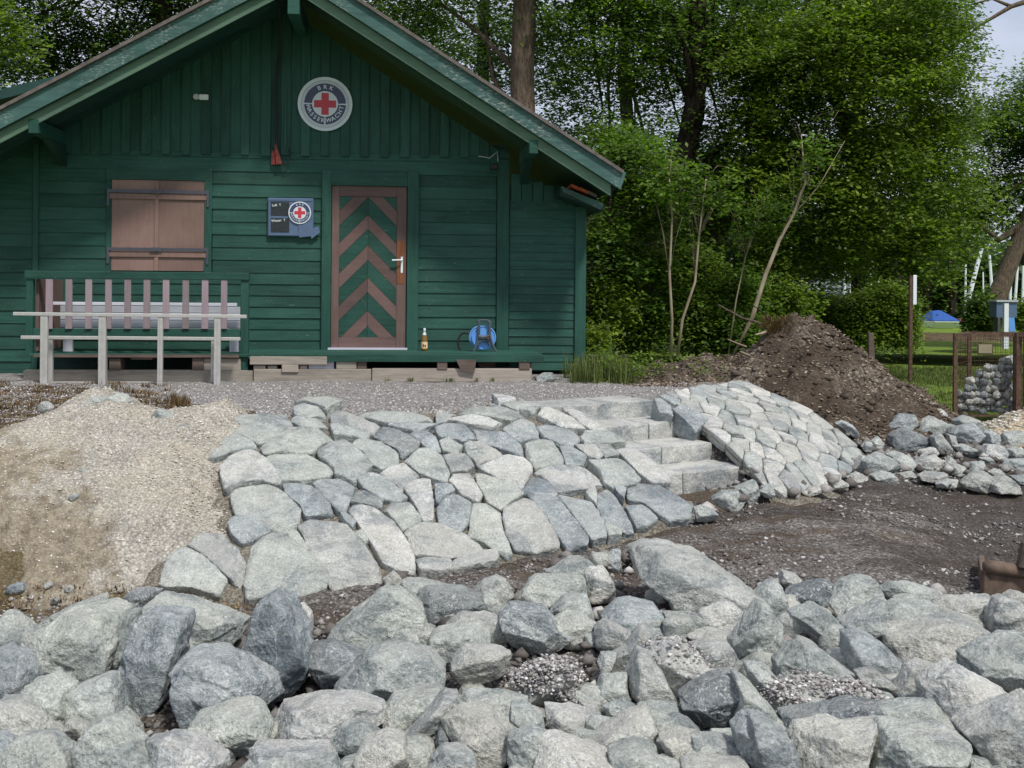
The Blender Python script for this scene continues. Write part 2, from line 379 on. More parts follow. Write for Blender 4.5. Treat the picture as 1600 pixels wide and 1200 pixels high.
def in_poly(x, y, P):
    P = np.asarray(P); c = np.zeros(np.shape(x), bool); n = len(P)
    for i in range(n):
        x0, y0 = P[i]; x1, y1 = P[(i + 1) % n]
        k = ((y0 > y) != (y1 > y)) & (x < (x1 - x0) * (y - y0) / (y1 - y0 + 1e-12) + x0); c ^= k
    return c
def dist_poly(x, y, P):
    P = np.asarray(P); d = np.full(np.shape(x), 1e9); n = len(P)
    for i in range(n):
        a, b = P[i], P[(i + 1) % n]; ab = b - a; L = ab @ ab + 1e-12
        t = np.clip(((x - a[0]) * ab[0] + (y - a[1]) * ab[1]) / L, 0, 1)
        d = np.minimum(d, np.hypot(x - a[0] - ab[0] * t, y - a[1] - ab[1] * t))
    return d
STAIRP = [SR0 - SE * 1.5 - SP * .5, SR0 - SP * .5, SR0 + STEP * 4 + SP * .06, SR0 + STEP * 4 - SE * 1.1 + SP * .06]
BEDP = [(-2.5, 8.35), (-2.3, 6.2), (-1.62, 6.30), (-.6, 6.6), (0, 6.8), (.65, 7.1), (1.29, 7.52), (1.36, 7.9), (1.0, 8.2), (.85, 8.6), (.6, 9.0), (.35, 9.12), (-.2, 9.12), (-1, 8.86), (-1.7, 8.6)]
SANDPX = [(-160, 760), (-60, 690), (30, 655), (80, 636), (135, 626), (200, 620), (262, 640), (300, 643), (345, 627), (400, 640), (405, 690), (385, 730), (385, 800), (375, 860), (290, 905), (225, 938), (120, 930), (60, 912), (10, 880), (-160, 900)]
def gp(px, py): p = hit(px, py); return (p.x, p.y)
SANDP = [gp(*q) for q in SANDPX]

NX, NY = 330, 330
gx = np.linspace(-6.6, 8.2, NX); gy = 2.6 + (17 - 2.6) * np.linspace(0, 1, NY) ** 1.25
X, Y = np.meshgrid(gx, gy); Z = Hs(X, Y)
fl = np.stack([X.ravel(), Y.ravel(), np.zeros(X.size)], 1)
Z = Z + (.03 * fbm(fl * 1.3, 4) + .012 * fbm(fl * 7, 3)).reshape(X.shape) * np.where(Z > -.02, .5, 1.3)
Z = np.where(in_poly(X, Y, BEDP) & (dist_poly(X, Y, BEDP) > .07), Z - .07, Z)
st = in_poly(X, Y, STAIRP)
tp = ((X - SR0[0]) * SP[0] + (Y - SR0[1]) * SP[1]) / .405
Z = np.where(st, np.minimum(Z, -.16 - np.clip(tp, 0, 4) * RISE), Z)
PG = PGRID.reshape(-1, 3)
near = (X > .9) & (X < 3.6) & (Y > 7.8) & (Y < 12.2)
ix = np.argwhere(near)
for (a, b) in ix:
    d2 = (PG[:, 0] - X[a, b]) ** 2 + (PG[:, 1] - Y[a, b]) ** 2; k = d2.argmin()
    if d2[k] < .01: Z[a, b] = min(Z[a, b], PG[k, 2] - .10)
me = mesh_np('ground', np.stack([X.ravel(), Y.ravel(), Z.ravel()], 1),
             [(i * NX + j, i * NX + j + 1, (i + 1) * NX + j + 1, (i + 1) * NX + j) for i in range(NY - 1) for j in range(NX - 1)], True)
yt = np.interp(X, TOE[:, 0], TOE[:, 1]); yc = np.interp(X, CRE[:, 0], CRE[:, 1])
mR = sst((Y - yc + .75) / .3) * (X < 3.2)
mG = sst((X - 3.2) / .5) * sst((Y - 11.9) / .5); mG = np.maximum(mG, sst((Y - 13.2) / .6) * sst((X - 1.6) / .4))
soilP = [gp(-160, 820), gp(20, 820), gp(100, 870), gp(200, 915), gp(380, 930), gp(400, 1010), gp(-160, 1010)]
mB = sst(.5 + np.where(in_poly(X, Y, soilP), 1, -1) * dist_poly(X, Y, soilP) / .25)
soil2 = [gp(-100, 600), gp(150, 606), gp(300, 632), gp(430, 655), gp(420, 672), gp(200, 640), gp(-100, 700)]
mB = np.maximum(mB, .95 * sst(.6 + np.where(in_poly(X, Y, soil2), 1, -1) * dist_poly(X, Y, soil2) / .3))
ca_ = me.color_attributes.new('mask', 'FLOAT_COLOR', 'POINT')
ca_.data.foreach_set('color', np.stack([mR, mG, mB, np.ones_like(mR)], -1).ravel().astype(np.float32))
# the ground material mixes gravel, mud, soil and turf along those masks
t = NT('ground_cover', .93, .15)
at_ = t.n.new('ShaderNodeAttribute'); at_.attribute_name = 'mask'; ss = t.n.new('ShaderNodeSeparateColor'); t.l.new(at_.outputs['Color'], ss.inputs[0])
vc = t.voro(58, out='Color'); vd = t.voro(58); sc_ = t.n.new('ShaderNodeSeparateColor'); t.l.new(vc, sc_.inputs[0]); q = sc_.outputs[0]
def pal(cs): return t.ramp(q, [(i / (len(cs) - 1), lin(*c)) for i, c in enumerate(cs)])
g_ = pal(((122, 118, 115), (154, 151, 147), (172, 168, 163), (134, 131, 128), (214, 210, 208)))
m_ = pal(((88, 82, 78), (112, 107, 101), (138, 133, 127), (82, 77, 72), (172, 168, 162)))
s_ = pal(((92, 78, 58), (118, 102, 78), (136, 122, 96), (96, 86, 60), (166, 156, 132)))
mud = t.ramp(t.noise(1.5, 7, t.map((.45, 1.5, 1)), .7), ((.47, (0, 0, 0)), (.56, (1, 1, 1))))
m_ = t.mix(t.math('MULTIPLY', mud, .8), m_, lin(88, 76, 62))
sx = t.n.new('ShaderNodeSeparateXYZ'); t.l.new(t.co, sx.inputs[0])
ground_shade = t.math('ADD', t.math('MULTIPLY', t.noise(1.7, 6, t.map((.5, 1.4, 1)), .65), 1.2), t.math('MULTIPLY', sx.outputs['X'], .17))
m_ = t.mix(t.ramp(ground_shade, ((.98, (0, 0, 0)), (1.28, (.68, .68, .68)))), m_, t.mix(q, lin(54, 50, 48), lin(88, 82, 78)))  # painted shade: gravel colour darkens in noisy patches towards the right
n3 = t.noise(9, 5, None, .7)
def edge(ch): return t.ramp(t.math('ADD', ch, t.math('MULTIPLY', t.math('SUBTRACT', n3, .5), .7)), ((.42, (0, 0, 0)), (.58, (1, 1, 1))))
c = t.mix(edge(ss.outputs[2]), m_, t.mix(t.ramp(t.noise(2.5, 5), ((.5, (0, 0, 0)), (.6, (.7, .7, .7)))), s_, lin(104, 94, 66)))
c = t.mix(edge(ss.outputs[0]), c, g_)
soilc = t.math('MULTIPLY', edge(ss.outputs[2]), edge(ss.outputs[0]))
c = t.mix(soilc, c, t.mix(t.ramp(n3, ((.42, (0, 0, 0)), (.55, (1, 1, 1)))), lin(66, 48, 38), s_))
tn = t.noise(2.0, 6, None, .7); t2 = t.noise(70, 3, None, .8)
tf = t.mix(.6, t.ramp(tn, ((.3, lin(84, 108, 38)), (.7, lin(120, 140, 58)))), t.ramp(t2, ((.3, (.5, .5, .5)), (.7, (1.4, 1.4, 1.4)))), 'MULTIPLY')
c = t.mix(edge(ss.outputs[1]), t.mix(t.ramp(vd, ((.3, (0, 0, 0)), (.9, (.65, .65, .65)))), c, lin(48, 42, 38)), tf)
c = t.mix(.6, c, t.ramp(t.noise(5, 6, None, .75), ((.3, (.6, .6, .6)), (.7, (1.3, 1.3, 1.3)))), 'MULTIPLY')
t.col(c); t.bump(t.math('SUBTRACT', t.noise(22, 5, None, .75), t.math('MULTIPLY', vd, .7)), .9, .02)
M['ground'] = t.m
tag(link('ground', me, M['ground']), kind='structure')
# far ground out to the horizon
R = 700
vv = [(-6.6, 2.6, -1.0), (8.2, 2.6, -.85), (8.2, 17, -.46), (-6.6, 17, -.3), (-R, -R, -1.6), (R, -R, -1.6), (R, R, -.5), (-R, R, -.5), (8.2, 12, -.48), (R, 12, -.5)]
me = bpy.data.meshes.new('lawn'); me.from_pydata(vv, [], [(0, 4, 5, 1), (1, 5, 9, 8), (8, 9, 6, 2), (2, 6, 7, 3), (3, 7, 4, 0)])
tag(link('lawn', me, M['lawn']), kind='structure')

# ------------------------------------------------------------------ pebbles (real stones, joined)
OCT = np.array([(1, 0, 0), (-1, 0, 0), (0, 1, 0), (0, -1, 0), (0, 0, 1), (0, 0, -1)], float)
OCF = np.array([(0, 2, 4), (2, 1, 4), (1, 3, 4), (3, 0, 4), (2, 0, 5), (1, 2, 5), (3, 1, 5), (0, 3, 5)])
def scatter(name, pts, smin, smax, mat, label, flat=.6, elong=1.0, seed=1, pw=3.0):
    r = np.random.default_rng(seed); n = len(pts)
    s = smin + (smax - smin) * r.random(n) ** pw
    V = OCT[None] * (1 + .45 * (r.random((n, 6, 3)) - .5)) * s[:, None, None]
    V[:, :, 2] *= flat; V[:, :, 0] *= elong
    a = r.random(n) * 6.283; b = (r.random(n) - .5) * 1.2
    x = V[:, :, 0].copy(); z = V[:, :, 2].copy(); V[:, :, 0] = x * np.cos(b)[:, None] - z * np.sin(b)[:, None]; V[:, :, 2] = x * np.sin(b)[:, None] + z * np.cos(b)[:, None]
    x = V[:, :, 0].copy(); y = V[:, :, 1].copy(); V[:, :, 0] = x * np.cos(a)[:, None] - y * np.sin(a)[:, None]; V[:, :, 1] = x * np.sin(a)[:, None] + y * np.cos(a)[:, None]
    V += pts[:, None, :]; V[:, :, 2] += (s * flat * .35)[:, None]
    Fc = (OCF[None] + (np.arange(n) * 6)[:, None, None]).reshape(-1, 3)
    o = link(name, mesh_np(name, V.reshape(-1, 3), Fc), mat); return tag(o, label, kind='stuff')
def peb_mat(name, cs):
    t = NT(name, .9, .2); g = t.n.new('ShaderNodeNewGeometry')
    t.col(t.mix(.5, t.ramp(g.outputs['Random Per Island'], [(i / (len(cs) - 1), lin(*c)) for i, c in enumerate(cs)]), t.ramp(t.noise(60, 3), ((.3, (.6, .6, .6)), (.7, (1.35, 1.35, 1.35)))), 'MULTIPLY')); return t.m
M['peb'] = peb_mat('grey_pebbles', ((112, 109, 106), (146, 142, 139), (166, 162, 158), (126, 122, 119), (178, 174, 168), (220, 218, 216)))
M['peb_tan'] = peb_mat('tan_pebbles', ((158, 150, 134), (180, 172, 156), (192, 186, 172), (168, 158, 140), (204, 200, 188), (222, 220, 212)))
M['peb_mud'] = peb_mat('muddy_pebbles', ((78, 73, 69), (104, 99, 95), (130, 126, 121), (90, 85, 80), (148, 144, 139), (186, 183, 178)))
M['chips'] = peb_mat('bark_chips', ((68, 58, 50), (92, 80, 69), (112, 98, 84), (80, 68, 58), (134, 120, 102), (172, 160, 142)))
def samp(n, x0, x1, y0, y1, seed, cond=None, pw=1.6):
    r = np.random.default_rng(seed); x = x0 + (x1 - x0) * r.random(n); y = y0 + (y1 - y0) * r.random(n) ** pw
    k = np.ones(n, bool) if cond is None else cond(x, y)
    x, y = x[k], y[k]; jx = np.clip(np.searchsorted(gx, x) - 1, 0, NX - 2); jy = np.clip(np.searchsorted(gy, y) - 1, 0, NY - 2)
    u = (x - gx[jx]) / (gx[jx + 1] - gx[jx]); v = (y - gy[jy]) / (gy[jy + 1] - gy[jy])
    z = (Z[jy, jx] * (1 - u) * (1 - v) + Z[jy, jx + 1] * u * (1 - v) + Z[jy + 1, jx] * (1 - u) * v + Z[jy + 1, jx + 1] * u * v)
    return np.stack([x, y, z], 1)
nb = lambda x, y: ~in_poly(x, y, BEDP) & ~in_poly(x, y, STAIRP)
scatter('terrace_gravel', samp(34000, -5.2, 3.2, 8.3, 12.3, 3, lambda x, y: nb(x, y) & (y > np.interp(x, CRE[:, 0], CRE[:, 1]) - .6) & (y - 11.4 < .1 * x)), .004, .015, M['peb'], 'fine grey gravel spread over the terrace before the green hut', seed=4)
scatter('ground_gravel', samp(70000, -4, 5.8, 3.3, 12.0, 5, lambda x, y: nb(x, y) & (y < np.interp(x, TOE[:, 0], TOE[:, 1]) + .1) & (vnoise(np.stack([x * .9, y * 2.2, 0 * x], 1)) + .5 * vnoise(np.stack([x * 4, y * 6, 0 * x], 1)) > -.35)), .005, .026, M['peb_mud'], 'loose muddy gravel on the lower ground around the boulders', seed=6, pw=3.4)

# ------------------------------------------------------------------ rocks
def ico(level):
    bm = bmesh.new(); bmesh.ops.create_icosphere(bm, subdivisions=level, radius=1)
    v = np.array([tuple(q.co) for q in bm.verts]); f = np.array([[q.index for q in p.verts] for p in bm.faces]); bm.free(); return v, f
ICO = {k: ico(k) for k in (2, 3, 4, 5, 6)}
def rock_np(poly, tf, tb, seed, level=5, nf=5, p=14, rough=1.0, slab=False, top=None):
    "poly (n,2) outline around the origin; tf/tb depth in front of and behind the outline plane"
    r = np.random.default_rng(seed); U, Fc = ICO[level]
    poly = np.asarray(poly, float); ext = np.abs(poly).max(0); Rm = math.sqrt(ext[0] * ext[1])
    D = U * np.array([ext[0], ext[1], (tf + tb) / 2]); D /= np.linalg.norm(D, axis=1)[:, None]
    rho = np.hypot(D[:, 0], D[:, 1]) + 1e-9; dx, dy = D[:, 0] / rho, D[:, 1] / rho
    Rr = np.full(len(D), 1e9); n = len(poly)
    for i in range(n):
        a = poly[i]; e = poly[(i + 1) % n] - a; den = dx * e[1] - dy * e[0]; den = np.where(abs(den) < 1e-9, 1e-9, den)
        tt = (a[0] * e[1] - a[1] * e[0]) / den; ss = (a[0] * dy - a[1] * dx) / den
        ok = (tt > 0) & (ss >= -1e-6) & (ss <= 1 + 1e-6); Rr = np.where(ok, np.minimum(Rr, tt), Rr)
    Rr = np.where(Rr > 1e8, Rm * .6, Rr)
    S = (rho / Rr) ** p
    S = S + np.where(D[:, 2] > 0, (D[:, 2] / tf) ** p, (-D[:, 2] / tb) ** p)
    for k in range(nf):
        a = r.random() * 6.283; el = r.uniform(.25, 1.15) if not slab else r.uniform(.9, 1.35)
        nn = np.array([math.cos(a) * math.cos(el), math.sin(a) * math.cos(el), math.sin(el)])
        if top is not None and k == 0: nn = np.array(top)
        m2 = (poly @ nn[:2]).max(); d = m2 * r.uniform(.62, .95) + tf * nn[2] * (r.uniform(.35, .75) if not slab else r.uniform(.7, 1.0)); q = D @ nn
        S = S + np.where(q > 0, (np.maximum(q, 0) / d) ** p, 0)
    for k in range(2 if not slab else 2):
        nn = r.normal(size=3); nn /= np.linalg.norm(nn)
        if slab: nn[2] = abs(nn[2]) * 3 + .6; nn /= np.linalg.norm(nn)
        d = ((poly @ nn[:2]).max() + (tf if nn[2] > 0 else tb) * abs(nn[2])) * r.uniform(.80, .92); q = D @ nn
        S = S + np.where(q > 0, (np.maximum(q, 0) / d) ** p, 0)
    rad = S ** (-1 / p); P = D * rad[:, None]
    off = r.random(3) * 50; q = P / Rm
    ridge = 1 - np.abs(fbm(q * 1.6 + off, 3)); 
    disp = .012 * fbm(q * 1.7 + off + 9, 3) + .028 * (ridge - .7) + .022 * (1 - np.abs(fbm(q * 4 + off, 3))) + .016 * fbm(q * 8 + off, 3) + .011 * fbm(q * 18 + off, 2)
    stepn = vnoise(q * 1.5 + off + 30) + .4 * vnoise(q * 3.1 + off); disp = disp + .04 * (np.floor(stepn * 3 + .5) / 3 - stepn)
    Nn = D.copy(); amp = Rm * rough
    ax = r.normal(size=3); ax /= np.linalg.norm(ax); lay = (q @ ax)
    st_ = vnoise(np.stack([q[:, 0] * .9, q[:, 1] * .9, lay * 6.5], 1) + off); disp = disp + .022 * st_ + .012 * vnoise(np.stack([q[:, 0] * 2, q[:, 1] * 2, lay * 15], 1) + off)
    for k in range(3 if not slab else 2):
        nn = r.normal(size=3); nn /= np.linalg.norm(nn); dd = r.uniform(.25, .75)
        disp = disp - r.uniform(.03, .07) * (.35 if slab else 1) / (1 + np.exp(-np.clip((q @ nn + .06 * vnoise(q * 5 + off) - dd) / .012, -30, 30)))
    P = P + Nn * (disp * amp)[:, None]
    return P, Fc
# outlines of stones, measured on enlarged parts of the photograph: region -> (x0, y0, scale)
REG = {'A': (0, 900, 3.8095), 'B': (400, 880, 3.75), 'C': (800, 850, 3.4286), 'D': (1180, 850, 3.4286), 'E': (1280, 620, 5.0), 'S': (320, 600, 3.6364), 'T': (680, 600, 3.6364), 'U': (960, 580, 3.6364), 'Z': (0, 600, 3.1571), 'P': (0, 0, 1.0)}
def outline(rg, xy):
    x0, y0, s = REG[rg]; a = np.array(xy, float).reshape(-1, 2); return a / s + np.array((x0, y0))
def cen(P):
    x, y = P[:, 0], P[:, 1]; x1, y1 = np.roll(x, -1), np.roll(y, -1); c = x * y1 - x1 * y; A = c.sum() / 2
    return np.array((((x + x1) * c).sum() / (6 * A), ((y + y1) * c).sum() / (6 * A)))
MC = {'g': 'rock', 'b': 'rock_blue', 'w': 'rock_pale', 't': 'rock_tan', 'd': 'rock_dark'}
# ------------------------------------------------------------------ left bank: laid stones, one object each
SLOPE = '''S 100 270 190 200 440 190 495 260 440 310 310 340 180 300
S 20 430 110 330 200 290 270 340 300 390 160 400 60 440
Sw 85 490 140 440 200 395 290 400 380 490 430 570 420 600 330 570 200 580 120 620
S 150 640 230 560 340 580 450 640 540 730 530 800 460 860 370 840 180 760
Sb 130 810 170 765 270 790 380 850 300 890 215 920 160 880
Zg 790 1000 840 860 900 820 1000 865 1120 980 1080 1060 950 1020 830 1012
Zt 920 800 1000 750 1100 760 1220 890 1190 1010 1130 970 1020 865
S 240 1080 270 930 400 870 470 890 600 990 700 1100 680 1180 560 1230 250 1230 225 1150
St 530 820 600 785 700 780 760 770 880 890 1000 1090 990 1140 860 1170 720 1180 640 1030 580 920
S 470 860 520 850 590 960 560 970 480 890
Sb 445 590 520 570 600 590 700 690 730 740 570 770 540 700 460 640
Sb 610 580 650 560 800 560 850 610 800 740 750 730 680 660
S 350 440 420 425 560 420 700 480 730 520 700 550 560 570 440 570 390 520
S 320 380 400 320 500 270 660 280 745 320 640 390 600 425 430 410 345 428
S 490 225 520 200 640 220 700 270 560 262
S 500 150 560 130 640 150 690 200 580 205 510 180
S 510 105 700 100 780 120 690 160 640 140
S 640 400 720 350 800 345 880 410 950 490 900 540 850 570 740 540 730 500 650 440
S 830 370 870 340 1000 350 1100 420 1100 470 1000 500 940 480 900 410
St 715 190 780 175 990 260 955 298 860 270 720 240
S 710 250 860 280 940 310 920 340 790 320 740 310
S 860 190 990 170 1180 180 1290 215 1150 250 1040 240
Sb 990 210 1100 250 1320 250 1200 290 1050 262
Sd 960 320 1010 265 1110 280 1220 350 1210 380 1120 430 1090 390 1010 350
Sb 1160 300 1240 275 1310 320 1340 400 1290 395 1230 355
Sw 1130 470 1215 540 1120 615 1060 570 990 520 1050 490
S 1130 450 1220 390 1290 385 1350 440 1390 520 1375 575 1290 555 1215 525
St 1345 422 1500 430 1528 500 1480 520 1400 520
Sw 1390 570 1410 530 1500 522 1580 650 1550 680 1450 630
Sb 865 560 930 525 1030 555 1150 665 1100 690 1000 675 900 615
Sd 830 690 850 622 920 640 1010 685 1005 718 950 708
Sw 1130 605 1200 562 1280 562 1298 700 1298 790 1240 788 1190 700
Sb 1305 590 1395 592 1420 622 1350 665 1335 705 1310 690
Sb 1320 725 1370 655 1450 642 1510 690 1510 790 1450 858 1330 810
S 1015 722 1050 692 1160 692 1230 780 1220 808 1120 848 1080 790
Sw 810 735 850 703 975 712 1060 800 1130 880 1185 1000 1190 1100 1100 1080 1010 1035 930 895 862 800
Sb 770 760 800 745 860 800 840 840 790 800
S 850 862 890 850 930 910 910 930
St 1135 855 1240 803 1340 820 1480 880 1580 960 1570 995 1400 1008 1195 985
St 1195 1005 1390 1012 1410 1070 1350 1090 1220 1080
Tt 90 1032 200 985 350 965 360 1010 340 1030 110 1070
T 215 692 280 700 370 760 380 850 440 980 400 990 290 925 185 878 210 760
Tt 385 760 392 722 500 680 555 702 620 790 695 900 700 940 560 970 450 950 400 880
T 230 525 330 560 470 600 500 648 430 690 372 725 300 690 240 590
Tw 245 490 320 460 400 420 470 415 540 460 550 515 500 578 440 582 360 558 275 510
T 512 360 590 335 660 350 720 440 728 478 570 498 520 430
Tb 705 378 760 376 858 430 838 470 742 478
Tw 785 370 900 370 950 428 930 445 862 430
T 902 368 980 368 1040 428 962 444
Tw 565 508 700 482 850 488 940 548 940 590 845 618 760 628 700 640 640 575
T 862 462 1050 452 1158 560 1120 600 1012 618 950 578 935 525
Tb 488 600 550 537 640 570 680 620 740 730 800 800 862 880 858 918 740 945 700 890 640 788 565 690
Tb 692 652 830 642 880 690 950 800 970 880 890 908 850 858 770 750
T 850 635 900 595 912 650 912 708 870 672
Tb 912 640 960 612 1010 652 1060 730 1130 850 1062 860 960 798 920 720
Tb 1075 712 1170 702 1258 790 1200 828 1142 832
Tb 1092 622 1140 587 1330 592 1400 622 1460 700 1450 770 1330 790 1250 742 1180 690 1102 678
Tw 1022 390 1080 372 1200 430 1280 490 1330 580 1230 588 1150 528 1085 460
T 822 330 850 292 1000 300 1078 348 1000 362 850 364
Tb 572 262 620 252 780 292 820 340 790 368 700 358 620 328
Tw 582 196 630 152 760 202 850 270 848 284 720 258
Tw 722 142 780 152 880 212 975 284 900 284 830 240 762 190
Tb 382 282 490 222 560 242 590 322 480 350 420 312
Tb 222 292 280 272 400 302 480 370 500 428 400 400 250 358
Tb 0 272 50 252 170 242 235 330 160 350 20 320
T 22 342 70 327 155 377 120 420 42 400
Tt 160 370 250 357 380 420 340 448 240 478 172 410
Tw 62 222 180 200 380 240 330 268 200 258
T 135 170 270 152 380 152 500 200 420 228 200 188
T 372 132 520 122 600 150 560 184 430 160
T 5 172 120 180 60 228 5 238
Tw 320 82 400 86 460 106 360 116
T 952 812 1060 842 1055 878 982 888
Tb 1002 602 1078 602 1068 680 1030 650
S 1470 372 1500 352 1600 372 1590 440 1540 470 1490 430
Ub 222 172 262 168 315 215 330 270 255 240
Ub 325 232 370 215 420 225 530 288 458 358 400 300'''.split('\n')
bank = thing('stone_bank', 'wide bank of fitted grey quarry stones left of the steps', 'stone revetment', (-.3, 7.6, -.5), group='stone banks beside the steps')
bL = Vector(bank.location)
def slab_on(poly3, nrm, parent, ploc, seed, mat, top=.07, bot=.12, level=4, name='stone', p=12, rough=1.0, grow=1.0):
    P = [Vector(q) for q in poly3]; c = sum(P, Vector()) / len(P)
    n = Vector(nrm).normalized(); u = Vector((1, 0, 0)); u = (u - n * u.dot(n)).normalized(); v = n.cross(u)
    q = np.array([((a - c).dot(u) * grow, (a - c).dot(v) * grow) for a in P])
    # fine irregularity of the outline
    V, Fc = rock_np(q, top, bot, seed, level, 2, p, rough, slab=True)
    U3 = np.array([u, v, n]); Wd = V @ U3 + np.array(c) - np.array(ploc)
    return link(name, mesh_np(name, Wd, Fc, True), mat, parent)
def hnorm(x, y, e=.12):
    return Vector((float(Hs(x - e, y) - Hs(x + e, y)), float(Hs(x, y - e) - Hs(x, y + e)), 2 * e)).normalized()
for i, ln in enumerate(SLOPE):
    w = ln.split(); k = w[0]; P = outline(k[0], [float(a) for a in w[1:]]); c = cen(P)
    c3 = hit(c[0], c[1], .02); n = hnorm(c3.x, c3.y)
    if k[0] == 'U': n = (n + Vector((0, -.35, .2))).normalized()
    pts = []
    for (x, y) in P:
        r = Vector(ray(x, y)); o = Vector((0, 0, HC)); tt = (c3 - o).dot(n) / r.dot(n); pts.append(o + r * tt)
    slab_on(pts, n, bank, bL, 100 + i, M[MC[k[1]] if len(k) > 1 else 'rock'], top=rnd.uniform(.03, .055), bot=.16, level=5, p=80, rough=.7, grow=1.035)
# joint fill below the stones
bx = np.linspace(-2.6, 1.5, 110); by = np.linspace(6.1, 9.5, 110); BX, BY = np.meshgrid(bx, by); BZ = Hs(BX, BY) + .0
BZ += (.014 * fbm(np.stack([BX.ravel() * 6, BY.ravel() * 6, 0 * BX.ravel()], 1), 3)).reshape(BX.shape)
ins = in_poly(BX, BY, BEDP); BZ = BZ - .10 * (1 - sst(dist_poly(BX, BY, BEDP) / .10))
def grid_faces(mask):
    a, b = mask.shape; return [(i * b + j, i * b + j + 1, (i + 1) * b + j + 1, (i + 1) * b + j) for i in range(a - 1) for j in range(b - 1) if mask[i, j] and mask[i, j + 1] and mask[i + 1, j] and mask[i + 1, j + 1]]
me = mesh_np('joint_fill', np.stack([BX.ravel() - bL.x, BY.ravel() - bL.y, BZ.ravel() - bL.z], 1), grid_faces(ins), True)
link('joint_fill', me, M['bed'], bank)

# ------------------------------------------------------------------ right bank: thin stones laid in courses down a rounded corner
bank2 = thing('stone_bank', 'rounded bank of thin pale stones right of the steps', 'stone revetment', tuple(PPn[1, 1]), group='stone banks beside the steps')
b2 = Vector(bank2.location)
NS, NTt = 13, 5; seeds = []
for i in range(NS):
    for j in range(-1, NTt + 1):
        jj = j + .5 * (i % 2) + rnd.uniform(-.28, .28); seeds.append(((i + .5 + rnd.uniform(-.22, .22)) / NS, (jj + .25) / NTt))
def vcell(k, pts, box):
    poly = list(box); sx, sy = pts[k]
    for m, (ox, oy) in enumerate(pts):
        if m == k: continue
        mx_, my_ = (sx + ox) / 2, (sy + oy) / 2; nx, ny = ox - sx, oy - sy; out = []
        for a in range(len(poly)):
            p0, p1 = poly[a], poly[(a + 1) % len(poly)]
            d0 = (p0[0] - mx_) * nx + (p0[1] - my_) * ny; d1 = (p1[0] - mx_) * nx + (p1[1] - my_) * ny
            if d0 <= 0: out.append(p0)
            if (d0 < 0) != (d1 < 0) and abs(d0 - d1) > 1e-12:
                q = d0 / (d0 - d1); out.append((p0[0] + (p1[0] - p0[0]) * q, p0[1] + (p1[1] - p0[1]) * q))
        poly = out
        if len(poly) < 3: return []
    return poly
ASP = 1.0
for k, (s0, t0) in enumerate(seeds):
    if not (0 <= s0 <= 1 and -.02 <= t0 <= 1.02): continue
    pl = vcell(k, seeds, [(0, 0), (1, 0), (1, 1), (0, 1)])
    if len(pl) < 3: continue
    cs = sum(a[0] for a in pl) / len(pl); ct = sum(a[1] for a in pl) / len(pl)
    pl = [(cs + (a - cs) * .95, ct + (b - ct) * .985) for a, b in pl]
    e = .02; du = Vector(patch(cs + e, ct) - patch(cs - e, ct)); dv = Vector(patch(cs, ct + e) - patch(cs, ct - e)); n = dv.cross(du).normalized()
    if n.z < 0: n = -n
    n = (n + Vector((rnd.uniform(-.07, .07), rnd.uniform(-.07, .07), 0))).normalized()
    pts = [Vector(patch(a, b)) for a, b in pl]
    c = sum(pts, Vector()) / len(pts); pts = [q - n * (q - c).dot(n) for q in pts]
    if (pts[0] - c).length < .03: continue
    slab_on(pts, n, bank2, b2, 900 + k, M[rnd.choice(['rock', 'rock_pale', 'rock_pale', 'rock_tan', 'rock_blue', 'rock_pale'])], top=rnd.uniform(.02, .04), bot=.08, level=4, p=60, rough=.7)
G2 = np.array([[patch(s, t) for s in np.linspace(-.01, 1.03, 40)] for t in np.linspace(-.03, 1.07, 40)]) - np.array([0, 0, .02]); a, b = G2.shape[:2]
G2 = G2.reshape(-1, 3) - np.array(b2)
link('joint_fill', mesh_np('joint_fill', G2, grid_faces(np.ones((a, b), bool)), True), M['bed'], bank2)

# ------------------------------------------------------------------ steps
stp = thing('stone_steps', 'four broad cut stone steps climbing to the gravel terrace', 'steps', (SR0[0], SR0[1], -.6))
for i in range(5):
    R_ = SR0 + STEP * i - (STEP * .0); z1 = -RISE * i; z0 = z1 - .30
    wd = [1.1, 1.18, 1.22, 1.22, 1.1][i]
    if i == 4: continue
    cuts = [0, .46 + .1 * (i % 2), 1.0] if i != 1 else [0, .32, 1.0]
    for a, b in zip(cuts[:-1], cuts[1:]):
        c0, c1 = R_ - SE * wd * a - SE * .004, R_ - SE * wd * b + SE * .004
        if i == 0: c1 = R_ - SE * 1.5 * b
        bk = -SP * .47
        mb = MB(); L_ = stp.location
        nseg = 8; zz = z1 + rnd.uniform(-.006, .006)
        def pt(q, z): return (q[0] - L_.x, q[1] - L_.y, z - L_.z)
        mb.hexa([pt(c1, z0), pt(c0, z0), pt(c0 + bk, z0), pt(c1 + bk, z0), pt(c1, zz), pt(c0, zz), pt(c0 + bk, zz), pt(c1 + bk, zz)])
        me = mb.mesh('step_block'); bm = bmesh.new(); bm.from_mesh(me)
        bmesh.ops.bevel(bm, geom=bm.edges[:], offset=.012, segments=2, affect='EDGES', profile=.6)
        bmesh.ops.subdivide_edges(bm, edges=[e for e in bm.edges if e.calc_length() > .12], cuts=7, use_grid_fill=True)
        for v in bm.verts:
            q = v.co * 9; v.co += Vector((mnoise.noise(q), mnoise.noise(q + Vector((7, 0, 0))), mnoise.noise(q + Vector((0, 9, 0))))) * .008
        bm.to_mesh(me); bm.free()
        link('step_block', me, M['concrete'], stp)

